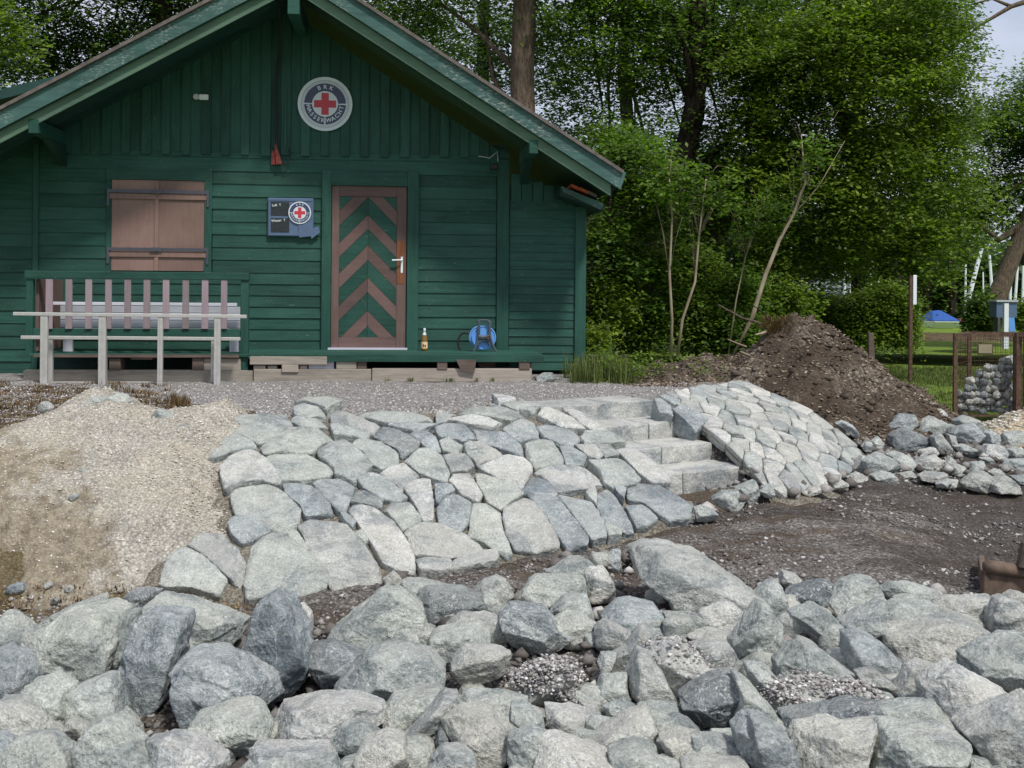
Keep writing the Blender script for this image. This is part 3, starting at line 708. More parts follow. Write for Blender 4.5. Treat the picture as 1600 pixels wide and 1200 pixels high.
# ------------------------------------------------------------------ gravel heap at the left
sgx = np.linspace(-4.4, -1.3, 130); sgy = np.linspace(6.0, 9.3, 130); SX, SY = np.meshgrid(sgx, sgy)
ds = np.where(in_poly(SX, SY, SANDP), 1, -1) * dist_poly(SX, SY, SANDP)
wob = (.10 * fbm(np.stack([SX.ravel() * 2.2, SY.ravel() * 2.2, 0 * SX.ravel()], 1), 4)).reshape(SX.shape)
SZ = Hs(SX, SY) + .20 * sst((ds + .07 + wob * 1.4) / .55) - .05 + (.028 * fbm(np.stack([SX.ravel() * 5, SY.ravel() * 7, 3 + 0 * SX.ravel()], 1), 4)).reshape(SX.shape)
ok = (ds + wob * 1.5 > -.16)
def sandz(x, y):
    jx = np.clip(np.searchsorted(sgx, x) - 1, 0, 128); jy = np.clip(np.searchsorted(sgy, y) - 1, 0, 128); return SZ[jy, jx]
def dirt(t, c):
    sx = t.n.new('ShaderNodeSeparateXYZ'); t.l.new(t.co, sx.inputs[0])
    n = t.noise(2.0, 6, None, .72)
    k = t.math('ADD', t.math('MULTIPLY', t.math('ADD', sx.outputs['X'], 2.3), -.30), t.math('MULTIPLY', t.math('SUBTRACT', sx.outputs['Y'], 7.5), -.24))
    c = t.mix(t.ramp(t.math('ADD', n, k), ((.76, (0, 0, 0)), (.86, (.72, .72, .72)))), c, t.mix(t.ramp(t.noise(14, 5, None, .7), ((.4, (0, 0, 0)), (.6, (1, 1, 1)))), lin(88, 74, 54), lin(142, 130, 108)))
    return t.mix(t.ramp(t.noise(1.5, 5, None, .6), ((.48, (0, 0, 0)), (.72, (.3, .3, .3)))), c, lin(168, 154, 126))
M['sandheap'] = ground_mat('crushed_tan_gravel_heap', (lin(158, 152, 141), lin(176, 170, 157), lin(190, 185, 172), lin(148, 142, 130), lin(206, 202, 192)), None, sc=62, extra=dirt, bs=.7)
tag(link('gravel_heap', mesh_np('gravel_heap', np.stack([SX.ravel(), SY.ravel(), SZ.ravel()], 1), grid_faces(ok), True), M['sandheap']), 'heap of fine tan crushed gravel spilling down left of the stone bank', kind='stuff')
r = np.random.default_rng(21); x = -4.3 + 3 * r.random(30000); y = 6.1 + 3.1 * r.random(30000)
jx = np.clip(np.searchsorted(sgx, x) - 1, 0, 128); jy = np.clip(np.searchsorted(sgy, y) - 1, 0, 128); k = (ds + 1.5 * wob)[jy, jx] > -.04; x, y = x[k], y[k]
scatter('heap_pebbles', np.stack([x, y, sandz(x, y)], 1), .003, .013, M['peb_tan'], 'tan pebbles lying loose on the gravel heap', seed=9, pw=3.5)
for (px, py, rr, lb, m) in ((128, 737, 7, 'round tan cobble high on the gravel heap', 't'), (116, 778, 8, 'tan cobble midway down the gravel heap', 't'), (75, 915, 7, 'small tan cobble in the soil, upper left of three', 't'),
        (108, 921, 8, 'tan cobble in the soil, right of three below the heap', 't'), (86, 939, 7, 'lowest of three tan cobbles in the soil below the heap', 't'), (26, 921, 15, 'angular grey stone alone in the soil at the far left', 'b'),
        (287, 669, 10, 'small dark stone on the upper right of the gravel heap', 'd'), (48, 712, 5, 'small dark chip on the left of the gravel heap', 'd'), (70, 637, 12, 'white stone showing at the top left rim of the heap', 'w'),
        (150, 631, 18, 'flat grey stone buried in the top rim of the heap', 'g'), (185, 627, 18, 'second flat grey stone buried in the top rim of the heap', 'g'), (255, 655, 20, 'pale flat stone half buried right of the heap top', 'g')):
    p = hit(px, py, .12 if py < 880 else .0); s = rr * p.y / F
    V, Fc = rock_np(np.array([(math.cos(a) * s * rnd.uniform(.85, 1.25), math.sin(a) * s * rnd.uniform(.6, .95)) for a in np.linspace(0, 6.28, 8)[:-1]]), s * .8, s * .8, int(px * 7 + py), 4, 5, 9)
    V = V[:, [0, 2, 1]] * np.array([1, -1, 1])
    tag(link('small_stone', mesh_np('small_stone', V, Fc, True), M[MC[m]], None, p), lb, 'stone', 'small stones on the gravel heap')
# ------------------------------------------------------------------ loose boulders: every one its own object
BOULD = '''A g|0 225 60 235 150 290 215 380 190 440 110 470 0 440|rounded grey boulder at the left edge, behind the mottled slab boulder
A b|0 440 100 465 180 500 235 610 120 740 40 750 -30 720|blue-grey block at the left edge with a dark right face
A g|190 340 260 270 420 190 580 135 612 180 590 280 400 330 250 400|thin leaning slab whose tip shows behind the mottled slab boulder
A g|200 440 260 330 400 230 620 195 710 230 725 360 700 500 600 600 430 680 300 620 215 520|broad mottled slab boulder at the left, leaning back towards the gravel heap
A g|720 240 800 232 810 350 740 520 690 650 620 600 690 520 725 400|narrow grey stone wedged between the mottled slab and the tall block
A g|850 220 930 150 1100 165 1330 240 1450 290 1440 370 1290 480 1100 490 950 460 880 350|big grey slab resting behind the tall blue-grey block
A b|820 240 900 232 1095 250 1100 310 1040 560 1010 690 880 800 760 770 690 690 730 520 790 350|tall upright blue-grey block at the left, standing among the boulders
A g|1165 850 1380 775 1500 770 1600 900 1600 990 1420 1040 1250 1010 1130 990|grey-green boulder directly below the dark-topped one at the lower left
A b|1050 560 1120 480 1250 475 1400 520 1600 640 1640 760 1500 790 1380 800 1160 860 1090 700|large dark-topped boulder right of the tall blue-grey block
A g|110 720 160 650 300 615 400 680 410 800 400 920 360 960 280 880 180 780|upright grey boulder under the broad mottled slab
A g|410 700 600 620 650 620 730 830 650 870 540 900 420 840|squarish grey stone with a straight right face below the mottled slab
A t|400 860 450 860 510 910 500 955 430 965 385 940|small sandy-coloured stone between grey boulders near the lower left corner
A t|-20 760 120 770 180 800 280 880 380 980 300 1010 0 960|pale stone at the left edge, just above the rounded corner boulder
A g|30 1050 100 990 280 970 400 1060 440 1143 420 1240 20 1240|rounded grey boulder in the bottom left corner
A g|480 1050 520 920 620 880 700 900 800 990 900 1060 940 1143 940 1250 470 1250|big ridged grey boulder at the bottom, second from the left corner
A w|870 1010 1010 975 1200 1020 1330 1090 1350 1160 1300 1250 960 1250 900 1100|white-streaked flat boulder at the bottom left
A d|740 230 770 100 850 85 940 95 930 140 860 230|dark slate fragment at the foot of the gravel heap
A b|-60 945 10 960 90 1010 40 1060 30 1240 -60 1240|blue-grey boulder cut by the bottom left edge
B b|-50 450 0 270 100 205 190 260 250 380 310 560 270 680 190 775 120 770 0 700 -100 640|big glittering grey boulder with a rounded top, left of the muddy hollow
B w|190 262 270 245 320 300 322 390 300 500 250 470|small pale stone tucked behind the glittering boulder
B g|460 400 620 260 730 155 830 160 920 220 985 300 990 400 900 490 850 525 650 565 560 500|large pointed grey-green boulder standing alone in the muddy hollow
B w|540 420 600 360 700 340 870 400 870 500 800 530 650 560 550 500|glittering white stone leaning on the front of the pointed grey-green boulder
B g|850 110 900 100 1210 152 1190 200 960 250 900 200|flat slab under and behind the dark speckled stone
B d|960 190 1010 155 1200 162 1350 222 1380 285 1300 300 1100 332 1000 310 950 250|long dark speckled stone at the foot of the stone bank
B t|1270 180 1330 110 1400 90 1460 110 1520 210 1440 250 1370 250 1320 205|round pale stone just right of the dark speckled stone
B t|1110 380 1200 310 1340 300 1430 330 1450 480 1370 490 1340 420|dark-sided stone between the round pale stone and the boxy boulder
B g|1010 430 1060 390 1300 375 1360 440 1360 500 1200 500 1150 600 1100 622 985 540|boxy grey boulder with a flat top right of the muddy hollow
B t|1150 560 1220 490 1400 500 1480 520 1460 640 1300 700 1230 710 1150 640|rounded tan boulder with a crease, right of the boxy boulder
B d|280 510 430 490 640 560 520 680 470 740 400 720 320 590|angular stone with a dark front corner, above the muddy gap
B g|470 750 560 640 660 540 860 530 1000 560 1100 640 1090 740 1060 770 800 790 720 850 560 810|very broad flat-domed pale boulder at the centre left
B g|750 880 800 790 1060 760 1090 800 1000 900 850 1020 760 980|wedge-shaped grey boulder below the flat-domed boulder
B t|860 1020 1090 790 1160 800 1180 860 1100 930 1030 1120 980 1060 890 1045|long smooth pale stone tilted up to the right, at the bottom
B w|80 960 130 870 350 810 560 820 700 870 730 930 660 980 500 1000 330 1050 110 1055|long flat pinkish-pale boulder with a shadowed lower edge
B g|410 1110 500 970 620 940 720 1010 640 1060 570 1140 480 1160|striated grey stone in front of the pinkish-pale boulder
B t|570 1160 640 1060 760 1010 860 1040 900 1180 880 1260 580 1260|rounded pale boulder at the bottom, right of the striated stone
B w|-30 1100 0 1080 400 1080 450 1150 300 1200 0 1260|flat pale slab at the bottom edge below the pinkish-pale boulder
B g|160 1220 300 1150 450 1145 490 1220 300 1290|flat stone cut by the bottom edge beside the pale slab
B g|880 1060 960 1040 1020 1080 1020 1140 960 1190 900 1190|small rounded stone between two pale boulders at the bottom
B d|1030 1120 1090 930 1150 1050 1190 1095 1060 1125|dark triangular stone at the bottom centre
B t|1090 925 1200 870 1370 890 1490 1020 1475 1180 1350 1190 1190 1085|big smooth pale boulder at the bottom centre
B g|960 1240 1060 1130 1100 1090 1180 1090 1300 1150 1330 1270 960 1270|grey boulder cut by the bottom edge left of centre
B g|1160 840 1250 780 1450 790 1580 830 1580 1000 1490 1020 1370 890|rough low grey boulder behind the big smooth pale boulder
B t|750 100 800 52 850 100 842 142 760 142|small round stone at the toe of the stone bank
C g|10 340 100 210 140 185 370 180 390 200 390 290 260 300 200 360 120 350 40 350|flat-topped rectangular boulder below the stone bank
C b|-60 400 0 350 170 360 240 440 320 500 240 540 80 582 0 530|large boulder with a sloping blue-grey face, in front of the flat-topped one
C g|210 370 280 290 400 290 440 430 430 480 350 500 290 440|blocky stone right of the flat-topped rectangular boulder
C w|390 160 420 130 490 130 540 210 550 290 490 310 410 290|pale upright block behind the blocky stone
C g|165 160 300 80 390 75 440 110 380 162 280 175 200 180|low stone lying at the toe of the bank behind the flat-topped boulder
C b|480 100 540 35 580 30 585 130 550 160 500 140|small pointed blue-grey stone at the edge of the lower gravel
C t|660 60 720 25 850 30 1000 80 1120 150 1250 230 1320 310 1300 350 1200 360 1000 372 870 372 840 265 770 210 690 160|biggest long boulder, sloping down to the right beside the lower gravel
C b|490 400 570 320 640 305 760 330 860 440 860 490 760 510 650 470 560 440|grey boulder with a crystalline top in front of the biggest long boulder
C t|440 460 500 420 590 460 640 500 620 560 540 582 460 570|small pale egg-shaped stone left of the crystalline-topped boulder
C t|520 620 620 560 680 460 740 460 755 540 700 600 600 690 540 710|finger-like pale stone pointing up to the right
C g|820 380 980 380 1080 430 1040 470 900 492 840 455|dusty low stone at the foot of the biggest long boulder
C w|980 380 1150 320 1200 340 1270 410 1220 490 1120 480 1060 430|pale wedge stone between the biggest long boulder and the pyramid boulder
C t|930 490 1050 465 1230 490 1190 560 1000 532|flat tan stone under the pale wedge stone
C g|1190 540 1270 420 1330 330 1370 340 1440 450 1450 600 1400 700 1300 640 1240 680 1200 600|tall pyramid-shaped grey boulder standing upright
C t|940 560 1060 530 1160 540 1210 620 1200 680 1100 682 1030 620|rounded tan stone left of the pyramid boulder
C w|720 580 780 530 900 530 1090 690 1080 740 900 830 860 830 800 700|large pale slab with a bright left edge, centre right
C t|610 720 680 580 730 600 800 700 880 850 760 862 650 832|steep brown-tinted stone leaning on the large pale slab
C g|410 860 480 720 620 715 620 800 650 850 560 850 490 880|grey stone left of the steep brown-tinted stone
C t|0 745 100 690 230 640 290 650 340 730 240 800 120 890 60 850|pale boulder sprinkled with fine gravel
C g|250 790 400 790 402 820 350 882 280 850|small squarish stone in a gap below the gravel-sprinkled boulder
C w|170 870 300 880 470 930 400 970 230 990 180 960|small pale flat stone with a dark gap under it
C t|360 850 470 850 480 920 400 930|little tan stone beside the small pale flat one
C g|490 880 600 840 660 880 620 930 540 950|creased stone behind the big tan wedge at the bottom
C t|420 1090 500 1010 620 920 720 890 785 1000 760 1070 700 1110 540 1100|big tan wedge boulder at the bottom, right of centre
C g|400 960 430 930 540 950 440 1040 402 1010|small grey stone left of the big tan wedge
C g|670 870 760 860 880 870 920 920 790 960 730 900|low shaded stone under the steep brown-tinted stone
C d|900 850 1040 740 1130 700 1230 720 1230 800 1180 960 1050 990 960 960|dark angular boulder with a sharp ridge, right of the large pale slab
C g|1180 690 1290 770 1400 920 1440 1000 1250 945 1180 962 1220 800|grey boulder sloping down right behind the dark angular one
C g|800 980 880 920 950 950 1010 1010 900 1012 795 1042|small rounded grey stone below the dark angular boulder
C t|790 1040 900 1005 1000 1030 965 1150 900 1180 830 1120|smooth tan boulder at the bottom with a rounded nose
C g|960 1040 1100 1040 1280 1110 1280 1150 1150 1182 960 1162|long low grey stone right of the smooth tan boulder
C g|1070 1000 1180 1000 1185 1062 1080 1042|small shaded block above the long low grey stone
C b|1190 1000 1250 940 1350 950 1440 1030 1460 1260 1350 1260 1220 1100|large blue-grey boulder at the bottom right of centre
C g|530 1140 700 1100 860 1180 880 1280 560 1280|grey stone cut by the bottom edge under the big tan wedge
C w|150 1060 200 1050 420 1110 560 1180 620 1280 100 1280|broad pale boulder cut by the bottom edge at the centre
C g|0 870 60 860 160 920 180 990 100 1000 0 1042|rough grey stone left of the small pale flat stone
C g|-20 1042 110 1000 200 1050 150 1150 100 1270 -20 1270|grey boulder at the bottom edge between two pale ones
C g|1250 650 1290 630 1440 760 1440 880 1330 800 1290 770|thin grey slab below the pyramid boulder
C g|460 640 480 590 560 590 530 650 540 700 480 682|small shaded stone under the finger-like stone
C g|390 490 440 480 442 550 400 562|tiny block between gravel and the egg-shaped stone
C t|920 1180 980 1160 1250 1170 1300 1270 920 1270|tan stone cut by the bottom edge right of the smooth tan boulder
D g|0 280 60 220 110 200 160 260 180 370 120 382 40 350|rounded boulder at the right end of the biggest long boulder
D t|135 200 150 150 220 170 270 215 220 242 170 242|small stone half sunk in the dark lower gravel
D d|160 290 220 250 310 215 400 205 440 250 330 335 220 370 170 330|dark crystalline stone at the edge of the shaded gravel
D g|380 320 480 220 560 185 640 200 690 300 600 370 520 400 420 380|large domed grey boulder at the right, against the shaded gravel
D g|205 390 330 335 400 380 470 440 420 530 330 530 260 470|diamond-shaped grey stone below the dark crystalline stone
D g|480 430 600 365 700 310 675 440 640 520 500 500 470 600 400 600 430 510|shaded leaning stone under the large domed boulder
D g|680 250 740 205 820 210 990 265 1005 300 960 330 760 310 710 320|long-topped boulder right of the large domed one
D g|680 380 760 315 960 320 970 420 860 450 740 462 690 430|boulder with a scooped front face below the long-topped one
D t|970 350 1030 295 1270 285 1260 400 1190 420 1100 390 1030 425 980 430|sunlit stone under the rusty bucket edge
D t|1330 290 1390 255 1440 265 1500 330 1440 352|grey stone at the right edge beside the rusty bucket
D t|1260 380 1300 300 1340 290 1440 340 1450 430 1400 500 1300 520 1260 460|boulder with a bright cream top at the right edge
D t|1020 400 1100 385 1190 400 1250 450 1240 480 1130 430 1030 430|thin stone behind the longest horizontal boulder
D t|640 520 700 470 850 460 1030 420 1130 420 1270 500 1230 590 1100 612 780 622 690 562|longest horizontal boulder at the right with a dark gap below
D b|490 500 560 480 640 510 760 620 790 700 760 740 600 690 490 680|stone with a cream top and dark blue front, right side
D g|110 650 170 600 250 540 330 570 430 650 560 720 600 782 400 762 180 752 120 722|low wedge boulder with a shaded left face
D t|550 700 640 680 770 770 740 820 640 790 570 742|small tan stone below the cream-topped dark blue one
D t|750 820 800 740 830 670 900 640 1000 680 990 720 910 790 880 860 780 852|upright rounded tan stone left of the large cream boulder
D w|910 780 1000 700 1080 665 1350 810 1340 870 1150 940 1060 1030 1000 960 920 860|large cream boulder with a sharp ridge at the right
D g|1150 620 1260 560 1360 515 1480 520 1500 800 1360 812 1160 700|big fluted grey boulder at the right edge
D t|80 850 150 760 400 752 610 790 680 880 560 872 300 892 130 922|flat boulder with a drift of fine gravel on top
D d|140 920 330 880 530 860 660 880 680 980 560 1002 400 992 190 1040 150 982|dark blue overhanging boulder under the gravel-topped one
D g|670 880 850 860 960 862 1050 950 1040 1020 860 1002 690 992|smooth grey boulder right of the dark blue overhang
D t|205 1070 250 1010 430 980 520 1010 690 990 650 1060 600 1120 620 1260 240 1260|long domed grey-tan boulder at the bottom right
D g|600 1120 700 990 1040 1020 1160 1080 1150 1160 1080 1270 610 1270|broad cracked grey boulder at the bottom right
D t|1110 1000 1170 960 1400 860 1460 900 1460 1240 1300 1240 1200 1120|large tan pitted boulder in the bottom right corner
D g|1120 1270 1150 1150 1260 1170 1310 1270|small stone at the bottom edge near the right corner
D g|640 790 740 820 770 860 680 882|small shaded stone beside the gravel-topped boulder
D g|-10 650 60 660 150 770 80 845 -10 830|shaded slab left of the gravel-topped boulder
D g|-10 810 80 870 150 970 100 1000 -10 930|grey boulder running down left of the dark blue overhang
D b|-20 940 60 960 160 1020 220 1130 200 1270 0 1270|blue-grey boulder at the bottom, left of the long domed one
D t|1350 830 1440 780 1480 900 1400 870|small stone between the cream boulder and the right edge
D g|1060 640 1150 620 1152 690 1062 672|small shaded stone under the longest horizontal boulder
E b|120 210 190 190 250 220 305 300 280 325 200 270|speckled dark stone between the right bank and the mulch heap
E b|330 390 360 360 410 355 400 430 350 425|small blue-grey stone left of its flat-faced neighbour, near the right bank
E g|410 355 460 315 490 360 480 400 410 430|small flat-faced stone lying before the mulch heap
E g|470 315 500 295 570 310 550 365 510 350|small triangular stone at the foot of the mulch heap
E b|530 240 640 140 730 145 750 230 700 270 600 292 540 280|big rounded dark boulder at the foot of the mulch heap
E d|570 310 650 260 790 290 870 340 870 400 700 412 600 420 570 370|dark boulder with pale crests in front of the rounded dark one
E g|760 270 820 180 890 150 960 200 1000 290 900 292 800 292|grey boulder with a cream crown before the mulch heap
E w|925 120 960 98 995 130 1000 205 940 190|small bright white stone at the top of the rubble
E b|960 210 1060 220 1070 270 1010 282|small dark stone right of the bright white one
E g|1060 190 1140 150 1220 180 1280 260 1260 290 1150 212 1070 232|arched grey stone in front of the wire cage
E b|1040 290 1120 215 1200 210 1260 290 1260 350 1200 400 1100 372|large round-topped grey boulder beneath the arched stone
E b|1270 290 1330 255 1450 340 1430 390 1290 372|wedge stone below the tan chip pile
E g|1440 290 1500 265 1640 280 1640 420 1460 402|broad grey boulder at the right edge of the rubble
E t|880 320 940 290 1010 370 1045 430 1000 480 900 412|leaning pale slab in the middle of the rubble
E t|1000 290 1060 310 1075 400 1040 432 1010 352|narrow stone right of the leaning pale slab
E g|530 455 620 435 720 480 760 560 770 620 640 562|thin slab sliding down behind the big nose-shaped boulder
E g|340 500 470 440 560 480 635 560 540 592 440 612 390 640 350 572|big nose-shaped boulder with a dark left side by the right bank
E g|415 620 500 590 560 600 625 710 460 702|flat light stone in front of the nose-shaped boulder
E t|210 630 300 590 370 630 360 660 280 682|low tan stone left of the flat light one
E t|100 700 180 655 230 685 190 720 120 730|small stone at the toe of the right bank
E t|270 560 330 460 380 470 350 590 300 600|stone squeezed between the right bank and the nose-shaped boulder
E t|740 520 800 480 920 455 970 530 900 570 800 588 760 562|dusty rounded boulder in the middle of the rubble
E w|800 420 900 400 945 450 820 482 735 500|white-flecked crest stone above the dusty rounded boulder
E w|970 540 1020 465 1070 510 1010 572|small pale tilted block right of the dusty boulder
E t|1010 570 1060 520 1140 550 1150 600 1100 622 1020 602|cube-like tan stone at the rubble front
E t|780 620 850 590 990 600 1015 650 900 672 790 652|long low stone at the rubble front with a shadow below
E g|920 680 1010 645 1090 650 1070 702 930 712|flat stone half buried at the rubble front
E g|1060 390 1140 375 1230 410 1250 470 1110 472|low grey stone under the round-topped boulder
E w|1280 440 1310 375 1430 390 1490 490 1460 522 1360 482 1290 482|pale boulder with a bright right face near the right edge
E g|1190 520 1290 500 1330 580 1300 602 1160 602|smooth grey stone right of the cube-like one
E t|1130 680 1200 610 1300 590 1340 640 1335 730 1280 750 1150 712|front tan boulder with a ridge, second from the right edge
E t|1340 680 1440 610 1500 640 1560 690 1580 760 1440 742 1350 742|front tan boulder nearest the right edge
E b|1430 560 1500 500 1640 490 1640 610 1500 612|blue-grey stone behind the front right tan boulder
E g|1330 590 1390 560 1440 600 1400 640 1340 642|small rounded stone between the two front tan boulders
E g|1260 480 1340 480 1380 550 1310 552|small shaded stone under the pale bright-faced boulder
E g|1450 410 1560 400 1640 440 1640 490 1500 502|grey boulder below the broad one at the right edge
E b|1500 620 1640 610 1640 700 1560 692|dark stone at the right edge of the rubble front
E t|620 600 720 580 760 630 640 642|flat brown stone behind the flat light one
E t|1050 450 1110 460 1130 512 1080 502|small block in the gap under the low grey stone
U g|690 670 800 625 820 690 800 740 740 752|grey stone leaning on the bottom step, right one of a pair
U g|550 730 620 690 700 680 740 740 690 790 600 772|grey block before the bottom step, left one of a pair
U g|455 780 510 760 585 810 560 850 470 852|small rounded stone at the lower right tip of the left stone bank
U b|820 680 850 650 940 640 980 690 900 720 850 712|grey stone at the toe of the right bank beside the steps
U t|1060 685 1160 650 1180 690 1080 712|flat stone at the toe of the right bank
P g|838 590 848 583 862 583 868 589 867 596 840 597|pale flat stone on the gravel at the right end of the deck'''.split('\n')
seen_l = set(); GR = []
def place_boulder(i, ln):
    a, xy, lb = ln.split('|'); rg, mc = a.split(); P = outline(rg, [float(q) for q in xy.split()]); c = cen(P)
    hh = np.ptp(P[:, 1]); ww = np.ptp(P[:, 0]); deck = rg == 'P'
    d = 6.0
    for _ in range(12):
        s = math.sqrt(hh * ww) * d / F
        lift = (.30 if not deck else .4) * hh * d / F + (.10 if c[1] > 1010 else .05 if c[1] > 900 else .0)
        if rg == 'E': lift += .10 * max(0, (705 - c[1]) / 60)
        q = hit(c[0], min(c[1], 1330), lift); d = d * .3 + q.y * .7
    q = Vector(ray(c[0], c[1])) * d + Vector((0, 0, HC))
    loc2 = (P - c) * np.array([1, -1]) * d / F
    L_ = math.sqrt(np.ptp(loc2[:, 0]) * np.ptp(loc2[:, 1]))
    big = hh * ww > 3200
    tf = L_ * rnd.uniform(.42, .55)
    tilt = rnd.uniform(.5, .9)
    V, Fc = rock_np(loc2 * 1.07, tf, tf * .9, 2000 + i * 3, (6 if hh * ww > 7000 else 5) if big else 5, 6 if big else 5, 90 if big else 60, .95, top=(rnd.uniform(-.3, .3), math.sin(tilt), math.cos(tilt)))
    V = np.stack([V[:, 0], -V[:, 2], V[:, 1]], 1)
    z0 = V[:, 2].min(); V[:, 2] -= z0
    # steep bases: the underside is broken off flat where the stone sits
    o = link('boulder', mesh_np('boulder', V, Fc[:, ::1], True), M[MC[mc]], None, (q.x, q.y, q.z + z0))
    grp = 'rubble right of the steps' if rg == 'E' else 'quarry boulders dumped in the foreground'
    tag(o, lb, 'boulder', None if deck else grp)
    assert lb not in seen_l, lb
    seen_l.add(lb)
    if 'sprinkled' in lb or 'fine gravel on top' in lb or 'large pale slab with' in lb:
        tp = V[(V[:, 2] > V[:, 2].max() * .5)]; k = np.random.default_rng(i).integers(0, len(tp), 1500 if 'large' not in lb else 250); g = np.random.default_rng(i + 1)
        GR.append(tp[k] + np.array((q.x, q.y, q.z + z0)) + np.stack([g.normal(size=len(k)) * .02, g.normal(size=len(k)) * .02, g.random(len(k)) * .008], 1))
    return q, L_
BPOS = []
for i, ln in enumerate(BOULD):
    if ln.strip(): BPOS.append(place_boulder(i, ln))
# small broken stones filling the gaps under the boulders, and gravel drifts on two of them
r = np.random.default_rng(33); pts = []
for q, L_ in BPOS:
    for _ in range(26 if q.y < 7 else 10):
        x = q.x + r.normal() * L_ * .6; y = q.y + .1 + r.normal() * L_ * .45; pts.append((x, y, float(Hs(x, y)) + r.random() * .05))
scatter('stone_chips', np.array(pts), .012, .075, M['peb_mud'], 'broken stone chips lying between the boulders', flat=.7, seed=8, pw=2.5)
scatter('boulder_top_gravel', np.concatenate(GR), .005, .017, M['peb'], 'drifts of fine gravel lying on top of boulders', seed=18)
# low filler stones deep in the gaps
Vs, Fs, nb_ = [], [], 0
HOL = [gp(270, 1120), gp(490, 1000), gp(450, 1105), gp(900, 960)]
for k in range(700):
    yy = 3.9 + 3.4 * r.random() ** 1.2; xx = (r.random() - .5) * 2 * .56 * yy
    if min(math.hypot(xx - b_[0].x, yy - b_[0].y) - .55 * b_[1] for b_ in BPOS) > .04: continue
    if min(math.hypot(xx - h_[0], yy - h_[1]) for h_ in HOL) < .24: continue
    s = .03 + .10 * r.random() ** 1.6; pg = np.array([(math.cos(a) * s * r.uniform(.8, 1.3), math.sin(a) * s * r.uniform(.7, 1)) for a in np.linspace(0, 6.28, 8)[:-1]])
    V, Fc = rock_np(pg, s * .7, s * .7, 5000 + k, 3, 5, 40); Vs.append(V + np.array([xx, yy, float(Hs(xx, yy)) + .02 + r.random() * .08])); Fs.append(Fc + nb_); nb_ += len(V)
tag(link('gap_stones', mesh_np('gap_stones', np.concatenate(Vs), np.concatenate(Fs), True), M['rock']), 'small grey stones deep in the gaps between the boulders', kind='stuff')

# ------------------------------------------------------------------ mulch heap behind the right bank
mc = at(1246, 560, 12.6); mx0, my0 = mc.x, 12.6
mgx = np.linspace(1.2, 5.7, 170); mgy = np.linspace(10.4, 14.6, 130); MX, MY = np.meshgrid(mgx, mgy)
fl = np.stack([MX.ravel(), MY.ravel(), 0 * MX.ravel()], 1)
rr = np.hypot(MX - mx0, (MY - my0) * 1.05) + (.10 * fbm(fl * 1.8, 4)).reshape(MX.shape)
rl = np.hypot((MX - 2.35) * .62, (MY - 12.5) * 1.0)
MZ = np.maximum(.72 - .66 * rr, .24 - .42 * rl) 
MZ = np.where(rr < .25, .72 - .66 * .125 - .66 * rr * rr / .5, MZ)
MZ = MZ + (.09 * fbm(fl * 3.5, 4) + .06 * np.abs(fbm(fl * 9, 3))).reshape(MX.shape)
# joints its surroundings: nothing of it inside the laid bank
d2 = np.full(MX.shape, 9.0)
for k in range(0, 40, 1): d2 = np.minimum(d2, np.hypot(MX - PGRID[k, -1, 0], MY - PGRID[k, -1, 1]))
inb = np.zeros(MX.shape, bool); fp = np.concatenate([PGRID[0, :, :2], PGRID[:, -1, :2], PGRID[-1, ::-1, :2], PGRID[::-1, 0, :2]])
inb = in_poly(MX, MY, fp)
gz = Hs(MX, MY); MZ = np.where(inb, np.minimum(MZ, -1), MZ); okm = (MZ > gz - .08) & ~inb
MZ = np.where(d2 < .3, np.minimum(MZ, gz + .02 + d2 * .6 + .1), MZ)
o = tag(link('mulch_heap', mesh_np('mulch_heap', np.stack([MX.ravel(), MY.ravel(), MZ.ravel()], 1), grid_faces(okm), True), M['mulch']), 'dark brown heap of bark mulch and roots behind the right stone bank', kind='stuff')
x = 1.2 + 4.5 * r.random(40000); y = 10.4 + 3.4 * r.random(40000); jx = np.clip(np.searchsorted(mgx, x) - 1, 0, 168); jy = np.clip(np.searchsorted(mgy, y) - 1, 0, 128)
k = okm[jy, jx]; x, y, jx, jy = x[k], y[k], jx[k], jy[k]
scatter('bark_chips', np.stack([x, y, MZ[jy, jx]], 1), .004, .024, M['chips'], 'bark chips and clods on the mulch heap', flat=.5, elong=1.8, seed=12, pw=2.6)
x2 = x[::40]; y2 = y[::40]
scatter('clods', np.stack([x2, y2, MZ[jy[::40], jx[::40]]], 1), .02, .06, M['mulch'], 'clods of earth lying on the mulch heap', flat=.7, seed=14, pw=1.5)
# tan chip pile at the right edge
cx_, cy_ = at(1600, 660, 11.2).x, 11.2
cgx = np.linspace(cx_ - 1, cx_ + 1.2, 60); cgy = np.linspace(cy_ - .8, cy_ + .8, 40); GX_, GY_ = np.meshgrid(cgx, cgy)
cz = -.02 - .45 * np.hypot(GX_ - cx_ - .15, (GY_ - cy_) * 1.1) + (.03 * fbm(np.stack([GX_.ravel() * 5, GY_.ravel() * 5, 0 * GX_.ravel()], 1), 3)).reshape(GX_.shape) - .15
okc = cz > Hs(GX_, GY_) - .05
tag(link('chip_pile', mesh_np('chip_pile', np.stack([GX_.ravel(), GY_.ravel(), cz.ravel()], 1), grid_faces(okc), True), M['sand']), 'low pile of tan wood chips and grit at the foot of the wire cage', kind='stuff')
x = cx_ - 1 + 2.2 * r.random(5000); y = cy_ - .8 + 1.6 * r.random(5000); jx = np.clip(np.searchsorted(cgx, x) - 1, 0, 58); jy = np.clip(np.searchsorted(cgy, y) - 1, 0, 38); k = okc[jy, jx]
scatter('tan_chips', np.stack([x[k], y[k], cz[jy[k], jx[k]]], 1), .008, .035, M['peb_tan'], 'tan chips lying on the low pile', flat=.6, elong=1.5, seed=13)
